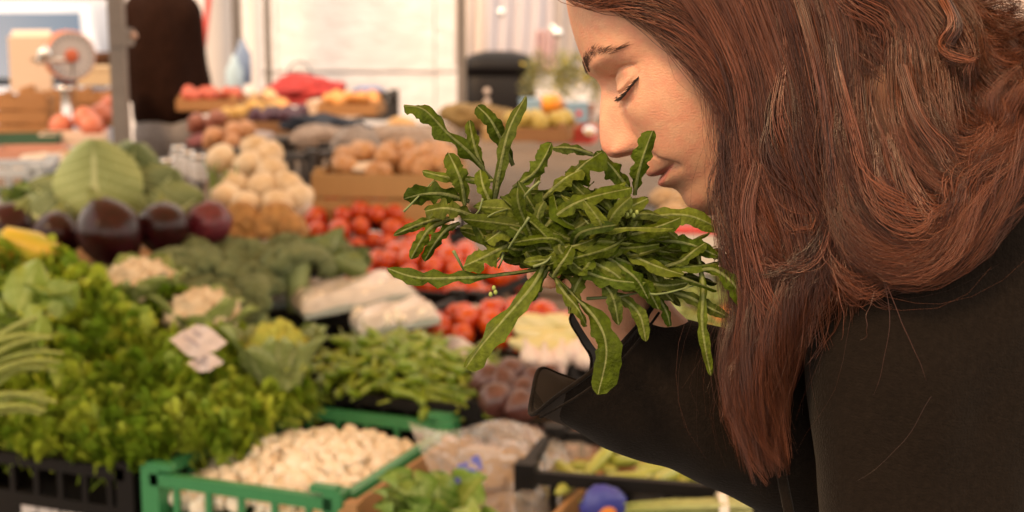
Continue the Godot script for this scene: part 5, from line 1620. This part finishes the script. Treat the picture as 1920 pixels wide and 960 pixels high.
	bx(drum, "pointer", Vector3(.0, .046, .035), Vector3(.005, .002, .055), mat("pointer", Color(0.03, 0.03, 0.03), .5))
	for k in 24:
		bx(drum, "dial_mark", Vector3(cos(TAU * k / 24) * .068, .0415, sin(TAU * k / 24) * .068), Vector3(.012, .001, .003), mats["pointer"], Basis(Vector3.UP, -TAU * k / 24))
	part("pan_arm", lathe([[.001, 0], [.014, 0], [.014, .12], [.001, .12]], 12, 0, 1, Color.WHITE), st, sc).transform = Transform3D(Basis(Vector3.FORWARD, PI / 2) , Vector3(-.10, .285, .03))
	part("pan_knob", blob(.026, .024, .026, 0, 1, 1, -1, 14, 20), st, sc).position = Vector3(-.075, .31, .05)
	# cartons, crates and trays round the scale
	var card := mat("cream_card", Color(0.66, 0.50, 0.38), .7, {"grain": .15})
	var c1 := thing("carton", "tall cream carton behind the round scale", "carton", measured(62, 172, 6.0), .2)
	bx(c1, "box", Vector3(0, .11, 0), Vector3(.155, .22, .12), card)
	bx(c1, "flap", Vector3(.0, .226, -.05), Vector3(.15, .006, .05), card, spin(0, .5))
	bx(c1, "tape", Vector3(.02, .13, .061), Vector3(.03, .012, .002), mat("tape", Color(0.2, 0.16, 0.13), .5))
	var c2 := thing("carton", "wide buff carton between the scale and the pole", "carton", measured(192, 158, 6.0), -.1)
	bx(c2, "box", Vector3(0, .03, 0), Vector3(.15, .06, .14), mat("buff_card", Color(0.42, 0.31, 0.19), .7))
	bx(c2, "lid", Vector3(0, .066, 0), Vector3(.156, .012, .146), mats["buff_card"])
	var c3 := thing("basket", "brown basket of orange fruit above the buff carton", "basket", measured(200, 126, 6.3), 0)
	part("weave", lathe([[.001, 0], [.07, 0], [.085, .06], [.075, .06], [.06, .01], [.001, .01]], 24, .02, 1, Color.WHITE), mat("wicker", Color(0.20, 0.08, 0.03), .8, {"grain": .5, "scale": 20.0}), c3)
	var wood := mat("warm_wood", Color(0.46, 0.22, 0.075), .65, {"grain": .35})
	for g in [[52, 255, 5.5, .18, .15, "slatted wooden crate under the cream carton"], [190, 235, 5.7, .14, .13, "wooden crate leaning beside the awning pole"], [95, 215, 5.9, .2, .1, "wooden crate with golden boards behind the steel post"]]:
		var o := thing("wooden_crate", g[5], "crate", measured(g[0], g[1], g[2]), .1)
		wood_crate(o, g[3], .16, g[4], wood, 3)
	var terr := blob(.042, .04, .042, .05, 1, 3, -1, 14, 20, Color(0.50, 0.15, 0.085), Color(0.42, 0.11, 0.06))
	for g in [[172, 236, 5.2], [158, 222, 5.3], [190, 214, 5.5], [208, 200, 5.6], [115, 236, 5.3]]:
		solo("pomegranate", terr, mat("pomegranate_skin", Color.WHITE, .4, {"vc": true}), "reddish pomegranate beside the steel scale post", "pomegranate", Transform3D(wild(), measured(g[0], g[1], g[2])), "pomegranates by the scale")
	for g in [[60, 296, 4.9, Color(0.40, 0.20, 0.15), "pinkish tray at the end of the far table"], [52, 272, 5.1, Color(0.02, 0.07, 0.035), "dark green tray behind the pinkish one"], [140, 268, 5.2, Color(0.60, 0.46, 0.38), "cream tray under the steel scale"]]:
		var o := thing("goods_tray", g[4], "tray", measured(g[0], g[1], g[2]), .15)
		bx(o, "bottom", Vector3.ZERO, Vector3(.2, .012, .14), mat("tray%d" % g[1], g[3], .6))
		for k in [-1, 1]:
			bx(o, "side", Vector3(0, .016, k * .07), Vector3(.21, .04, .008), mats["tray%d" % g[1]])
			bx(o, "side", Vector3(k * .105, .016, 0), Vector3(.008, .04, .132), mats["tray%d" % g[1]])
	var jar := mat("jar_glass", Color(0.85, 0.86, 0.88), .06, {"alpha": .35, "spec": .8})
	for g in [[315, 325, 4.6], [352, 310, 4.7], [335, 300, 4.9], [372, 318, 4.65]]:
		var o := thing("glass_jar", "small glass jar with a silver lid behind the eggplants", "jar", measured(g[0], g[1], g[2]), 0, "jars behind the eggplants")
		part("glass", lathe([[.001, -.035], [.026, -.035], [.028, -.02], [.028, .02], [.02, .03], [.001, .032]], 18, 0, 1, Color.WHITE), jar, o)
		part("lid", lathe([[.001, .046], [.022, .046], [.023, .032], [.001, .03]], 18, 0, 1, Color.WHITE), st, o)
	# dark leafy heads, a pale blue crate and paper behind the eggplants
	var dl := mat("dark_leaf", Color.WHITE, .5, {"vc": true, "back": Color(.2, .3, .05)})
	for g in [[70, 372, 4.15], [110, 358, 4.3], [40, 385, 4.1]]:
		var o := thing("chard", "dark green leafy chard between the cabbage and the blue crate", "chard", measured(g[0], g[1], g[2]), 0, "chard beside the cabbage")
		for k in 11:
			var a := TAU * k / 11.0
			part("leaf", ribbon_leaf(.11, .035, rnd(.2, .8), .3, k, Color(0.07, 0.12, 0.02) * rnd(.7, 1.5), Color(0.25, 0.32, 0.1)), dl, o).transform = Transform3D(Basis(Vector3.UP, a) * Basis(Vector3.RIGHT, rnd(.1, .8)), Vector3(sin(a) * .02, -.04, cos(a) * .02))
	var bcr := thing("crate", "pale blue grey plastic crate at the end behind the eggplants", "crate", measured(20, 392, 4.35), .1)
	crate_parts(bcr, .24, .26, .13, mat("blue_grey_plastic", Color(0.32, 0.36, 0.42), .5), 4, 4, .05)
	for g in [[150, 305, 4.75, .13, Color(0.50, 0.30, 0.16), "flat brown paper parcel behind the cabbage"], [85, 312, 4.6, .10, Color(0.60, 0.50, 0.42), "white paper parcel above the chard"]]:
		solo("parcel", blob(g[3], .04, .08, .18, 1.8, int(g[0]), -.7, 16, 22), mat("parcel%d" % g[0], g[4], .75, {"grain": .3}), g[5], "parcel", Transform3D(spin(rnd(-.4, .4)), measured(g[0], g[1], g[2])))
	for g in [[400, 206, 5.95, 3], [470, 236, 5.7, 4], [520, 248, 5.6, 5], [660, 214, 6.2, 6], [1005, 262, 4.85, 7]]:
		var o := thing("fruit_tray", ["shallow wooden tray of reddish fruit beside the man", "shallow wooden tray of golden fruit near the navy jacket", "shallow wooden tray of dark plums before the navy jacket", "shallow wooden tray of apricots under the small black crate", "shallow wooden tray of yellow fruit behind the rocket"][g[3] - 3], "tray", measured(g[0], g[1], g[2]), rnd(-.3, .3))
		wood_crate(o, .24, .18, .05, wood, 1)
		var tint: Color = [Color(0.45, 0.08, 0.04), Color(0.62, 0.36, 0.08), Color(0.09, 0.03, 0.05), Color(0.68, 0.30, 0.08), Color(0.62, 0.46, 0.10)][g[3] - 3]
		var fm := blob(.026, .025, .026, .06, 1.2, g[3], -1, 10, 14, tint, tint * .7)
		for k in 22:
			solo("tray_fruit", fm, mat("far_fruit", Color.WHITE, .5, {"vc": true}), ["reddish fruit in the tray beside the man", "golden fruit in the tray near the navy jacket", "dark plum in the tray before the navy jacket", "apricot in the tray under the small black crate", "yellow fruit in the tray behind the rocket"][g[3] - 3], "fruit", Transform3D(wild(), o.position + Vector3(rnd(-.1, .1), .045 + rnd(0, .03), rnd(-.07, .07))), ["fruit in the tray beside the man", "fruit in the tray near the jacket", "plums in the tray", "apricots in the tray", "fruit in the tray behind the rocket"][g[3] - 3])
	# goods on the far table
	var fr := mat("far_fruit", Color.WHITE, .5, {"vc": true})
	var heaps := [[390, 190, 6.3, Color(0.62, 0.20, 0.045), 10, "orange fruit heaped right behind the man"], [440, 212, 6.1, Color(0.60, 0.28, 0.10), 12, "tan fruit on the tray behind the man's back"], [400, 232, 5.7, Color(0.30, 0.10, 0.06), 9, "dark red brown fruit on the far table"], [470, 190, 6.6, Color(0.66, 0.40, 0.20), 9, "pale tan fruit before the white wall"], [430, 255, 5.4, Color(0.52, 0.24, 0.10), 10, "brown fruit heaped beside the dark vented crate"], [500, 210, 6.2, Color(0.64, 0.30, 0.09), 9, "amber fruit beside the navy jacket"]]
	for h in heaps:
		var fm := blob(.034, .032, .034, .06, 1.2, int(h[0]), -1, 12, 16, h[3], h[3] * .8)
		for k in h[4]:
			solo("fruit", fm, fr, h[5], "fruit", Transform3D(wild(), measured(h[0] + rnd(-38, 38), h[1] + rnd(-12, 12), h[2] + rnd(-.1, .1))), h[5])
	for g in [[470, 262, 5.4, .1, .035, Color(0.50, 0.40, 0.38), "grey paper parcel beside the turnips"], [390, 265, 5.6, .08, .03, Color(0.24, 0.06, 0.06), "dark red parcel behind the turnips"], [425, 185, 6.8, .05, .04, Color(0.66, 0.56, 0.50), "white bundle among the orange fruit"], [448, 222, 6.0, .04, .03, Color(0.04, 0.035, 0.035), "small black pouch among the tan fruit"]]:
		solo("parcel", blob(g[3], g[4], .07, .15, 1.6, int(g[0]), -.7, 16, 22), mat("parcel%d" % g[0], g[5], .75, {"grain": .25}), g[6], "parcel", Transform3D(spin(rnd(-.4, .4)), measured(g[0], g[1], g[2])))
	solo("red_cloth", blob(.19, .085, .14, .16, 1.5, 5, -.45, 30, 40), mat("red_cloth", Color(0.52, 0.032, 0.030), .75, {"grain": .35}), "heap of red cloth on the far table", "cloth", Transform3D(spin(.1), measured(572, 178, 7.0)))
	var hb := thing("handle_frame", "grey blue wire basket handle above the red cloth", "handle", measured(562, 140, 7.1))
	var hm := MB.new()
	var pts := []
	var rad := []
	for k in 13:
		var a := PI * k / 12.0
		pts.append(Vector3(-cos(a) * .055, sin(a) * .062, 0)); rad.append(.006)
	tube_into(hm, pts, rad, 8, Color.WHITE)
	part("wire", hm.mesh(), mat("wire_blue", Color(0.20, 0.23, 0.26), .5), hb)
	bx(hb, "basket", Vector3(0, -.04, 0), Vector3(.13, .08, .09), mats["wire_blue"])
	var dc := thing("crate", "small black crate with a blue cloth on top before the white wall", "crate", measured(704, 222, 6.9), -.25)
	crate_parts(dc, .16, .2, .115, mat("dark_plastic", Color(0.03, 0.025, 0.022), .5), 3, 3, .07)
	solo("blue_cloth", blob(.075, .02, .07, .2, 1.6, 3, -.7, 14, 20), mat("blue_cloth", Color(0.13, 0.17, 0.34), .8), "faded blue cloth folded on the small black crate", "cloth", Transform3D(Basis(), measured(690, 170, 6.9)))
	var cb := thing("carton", "low cream carton below the red cloth", "carton", measured(630, 218, 6.6), -.15)
	bx(cb, "box", Vector3(0, .035, 0), Vector3(.22, .07, .16), card)
	bx(cb, "printed_band", Vector3(.03, .045, .081), Vector3(.09, .018, .002), mat("carton_print", Color(0.40, 0.20, 0.16), .6))
	# things behind the man: red slanting parasol pole, pale columns, blue bottles
	var rp := MB.new()
	tube_into(rp, [measured(398, -60, 7.6), measured(372, 160, 7.6)], [.016, .016], 10, Color.WHITE)
	solo("parasol_pole", rp.mesh(), mat("red_paint", Color(0.50, 0.05, 0.035), .45), "slanting red parasol pole behind the man", "pole", Transform3D())
	for g in [[412, 170, 8.6, .075, "pale grey drainpipe behind the man"], [478, 170, 9.1, .05, "white drainpipe at the edge of the white wall"]]:
		var p := measured(g[0], g[1], g[2])
		var cy := CylinderMesh.new()
		cy.top_radius = g[3]; cy.bottom_radius = g[3]; cy.height = 3.4; cy.radial_segments = 24
		var o := thing("drainpipe", g[4], "pipe", Vector3(p.x, 0, p.z))
		part("pipe", cy, mat("pipe%d" % g[0], Color(0.46, 0.42, 0.41) if g[0] == 412 else Color(0.72, 0.66, 0.64), .6), o).position.y = 1.7
		for k in 3: bx(o, "bracket", Vector3(0, .6 + k * 1.0, 0), Vector3(g[3] * 2.4, .03, g[3] * 2.2), steel)
	for g in [[455, 118, 7.2, "blue plastic water bottle beside the thin pole"], [440, 148, 7.1, "pale blue bottle before the grey drainpipe"]]:
		solo("bottle", lathe([[.001, -.10], [.04, -.10], [.042, -.02], [.04, .04], [.018, .085], [.014, .11], [.001, .112]], 18, .02, 1, Color.WHITE), mat("blue_bottle%d" % g[0], Color(0.16, 0.22, 0.34) if g[0] == 455 else Color(0.34, 0.46, 0.54), .3), g[3], "bottle", Transform3D(Basis(), measured(g[0], g[1], g[2])))
	# pale sheets hung behind the bin
	for g in [[975, 60, 8.2, .36, .42, Color(0.50, 0.47, 0.52), "lilac grey sheet hanging behind the black bin"], [900, 40, 8.6, .30, .5, Color(0.62, 0.54, 0.51), "pinkish white sheet hanging beside the grey pole"], [1050, 60, 8.8, .3, .5, Color(0.40, 0.36, 0.36), "grey patterned sheet hanging behind the potted plants"], [1022, 95, 8.0, .12, .22, Color(0.62, 0.45, 0.46), "pink towel hanging above the potted plants"]]:
		var m := MB.new()
		for r in 14:
			for c in 22:
				var x := c / 21.0 - .5
				m.add(Vector3(x * g[3], (.5 - r / 13.0) * g[4], .02 * sin(x * 26.0 + r * .12) + .01 * sin(x * 11.0)))
		m.sheet(0, 14, 22, false)
		solo("hanging_sheet", m.mesh(), mat("sheet%d" % g[0], g[5], .85, {"back": Color(.3, .3, .3)}), g[6], "sheet", Transform3D(Basis(), measured(g[0], g[1], g[2])))
	var wire := MB.new()
	tube_into(wire, [Vector3(-.8, 2.12, -8.4), Vector3(.6, 2.10, -8.4), Vector3(1.6, 2.12, -8.4)], [.006, .006, .006], 6, Color.WHITE)
	solo("clothes_line", wire.mesh(), steel, "thin line stretched above the hanging sheets", "line", Transform3D())
	for g in [[940, 23, 7.6, .022], [1045, 62, 7.4, .026], [1036, 52, 7.5, .016]]:
		solo("steel_ball", blob(g[3], g[3], g[3], 0, 1, 1, -1, 14, 20), mat("mirror_steel", Color(0.9, 0.88, 0.86), .05, {"metal": 1.0}), "bright polished metal hook weight before the hanging sheets", "weight", Transform3D(Basis(), measured(g[0], g[1], g[2])), "polished weights before the sheets")
	# tables
	var plank := mat("table_wood", Color(0.20, 0.13, 0.08), .75, {"grain": .4, "scale": 4.0})
	var t1 := thing("stall_table", "long wooden stall table under the vegetable crates", "table", stall(0.1, 1.0, 0), -deg_to_rad(STALL_TURN))
	for k in 12:
		bx(t1, "plank", Vector3(0, .535 + .012 * k, 1.14 - k * .21), Vector3(3.2, .022, .2), plank)
	for x in [-1.5, 0.0, 1.5]:
		for z in [1.05, -1.0]: bx(t1, "leg", Vector3(x, .26 if z > 0 else .32, z), Vector3(.06, .52 if z > 0 else .64, .06), plank)
	for g in [[-.08, -6.34, 11.6, 2.4, 12, "far wooden stall table behind the onion crates"], [-2.05, -5.4, 14.8, 1.2, 6, "wooden table under the weighing scale"]]:
		var t2 := thing("stall_table", g[5], "table", Vector3(g[0], 0, g[1]), deg_to_rad(g[2]))
		for k in g[4]: bx(t2, "plank", Vector3(0, .885, .12 * (g[4] - 1) - k * .24), Vector3(g[3], .025, .23), plank)
		for x in [-.47, .47]:
			for z in [-.1, .1]: bx(t2, "leg", Vector3(x * g[3], .436, z * g[4]), Vector3(.07, .872, .07), plank)
	# the stall's canvas roof, above the picture
	var aw := thing("awning", "cream canvas awning stretched over the vegetable stall", "awning", Vector3(0, 2.45, -2.75))
	var cv := MB.new()
	for r in 16:
		for c in 24:
			var x := c / 23.0 - .5; var z := r / 15.0 - .5
			cv.add(Vector3(x * 4.2, .35 * (1.0 - absf(z) * 2.0) - .05 * sin(c / 23.0 * PI * 5) * sin(c / 23.0 * PI * 5) - .04 * cos(z * 9.0), z * 4.2))
	cv.sheet(0, 16, 24, false)
	part("canvas", cv.mesh(), mat("awning_canvas", Color(0.80, 0.70, 0.58), .85, {"grain": .1, "back": Color(1.0, .87, .70)}), aw)
	for x in [-2.1, 2.1]: bx(aw, "side_bar", Vector3(x, .0, 0), Vector3(.03, .03, 4.2), steel)
	for x in [-2.1, 2.1]:
		for z in [-2.1, 2.1]: bx(aw, "pole", Vector3(x, -1.24, z), Vector3(.04, 2.42, .04), steel)

func make_car():
	var c := measured(-25, 150, 9.8)
	var car := thing("parked_car", "white hatchback car parked with its rear window towards the market", "car", Vector3(c.x, 0, c.z))
	var paint := mat("white_paint", Color(0.50, 0.55, 0.66), .4, {"coat": .3})
	var glass := mat("car_glass", Color(0.03, 0.095, 0.21), .25, {"spec": .3})
	part("body", loft_box([[.78, 2.0, .30], [.84, 2.08, .45], [.86, 2.1, .75], [.84, 2.06, .95]], .1), paint, car).position = Vector3(0, 0, -1.9)
	part("cabin", loft_box([[.80, 1.55, .95], [.74, 1.42, 1.2], [.66, 1.28, 1.44], [.55, 1.1, 1.49]], .1), paint, car).position = Vector3(0, 0, -1.62)
	var w := MB.new()
	for q in [[-.66, 1.0, .0], [.66, 1.0, 0], [.56, 1.42, -.25], [-.56, 1.42, -.25]]: w.add(Vector3(q[0], q[1], q[2]))
	w.quad(0, 1, 2, 3)
	var win := part("rear_window", w.mesh(false), glass, car)
	win.position = Vector3(0, 0, .005)
	bx(win, "rubber_seal", Vector3(0, .995, .01), Vector3(1.36, .02, .02), mat("rubber", Color(0.02, 0.02, 0.02), .8))
	for s in [-1.0, 1.0]:
		var pl := MB.new()
		tube_into(pl, [Vector3(s * .735, .96, .02), Vector3(s * .66, 1.25, -.12), Vector3(s * .60, 1.44, -.27)], [.07, .06, .05], 10, Color.WHITE)
		part("pillar", pl.mesh(), paint, car)
		bx(car, "tail_light", Vector3(s * .74, .78, .16), Vector3(.14, .22, .05), mat("tail_light", Color(0.35, 0.02, 0.02), .3))
		for z in [-.5, -3.0]:
			var cy := CylinderMesh.new()
			cy.top_radius = .3; cy.bottom_radius = .3; cy.height = .2
			part("wheel", cy, mats["rubber"], car).transform = Transform3D(Basis(Vector3.FORWARD, PI / 2), Vector3(s * .76, .3, z))
	bx(car, "bumper", Vector3(0, .45, .19), Vector3(1.6, .18, .1), mat("bumper", Color(0.35, 0.36, 0.38), .6))
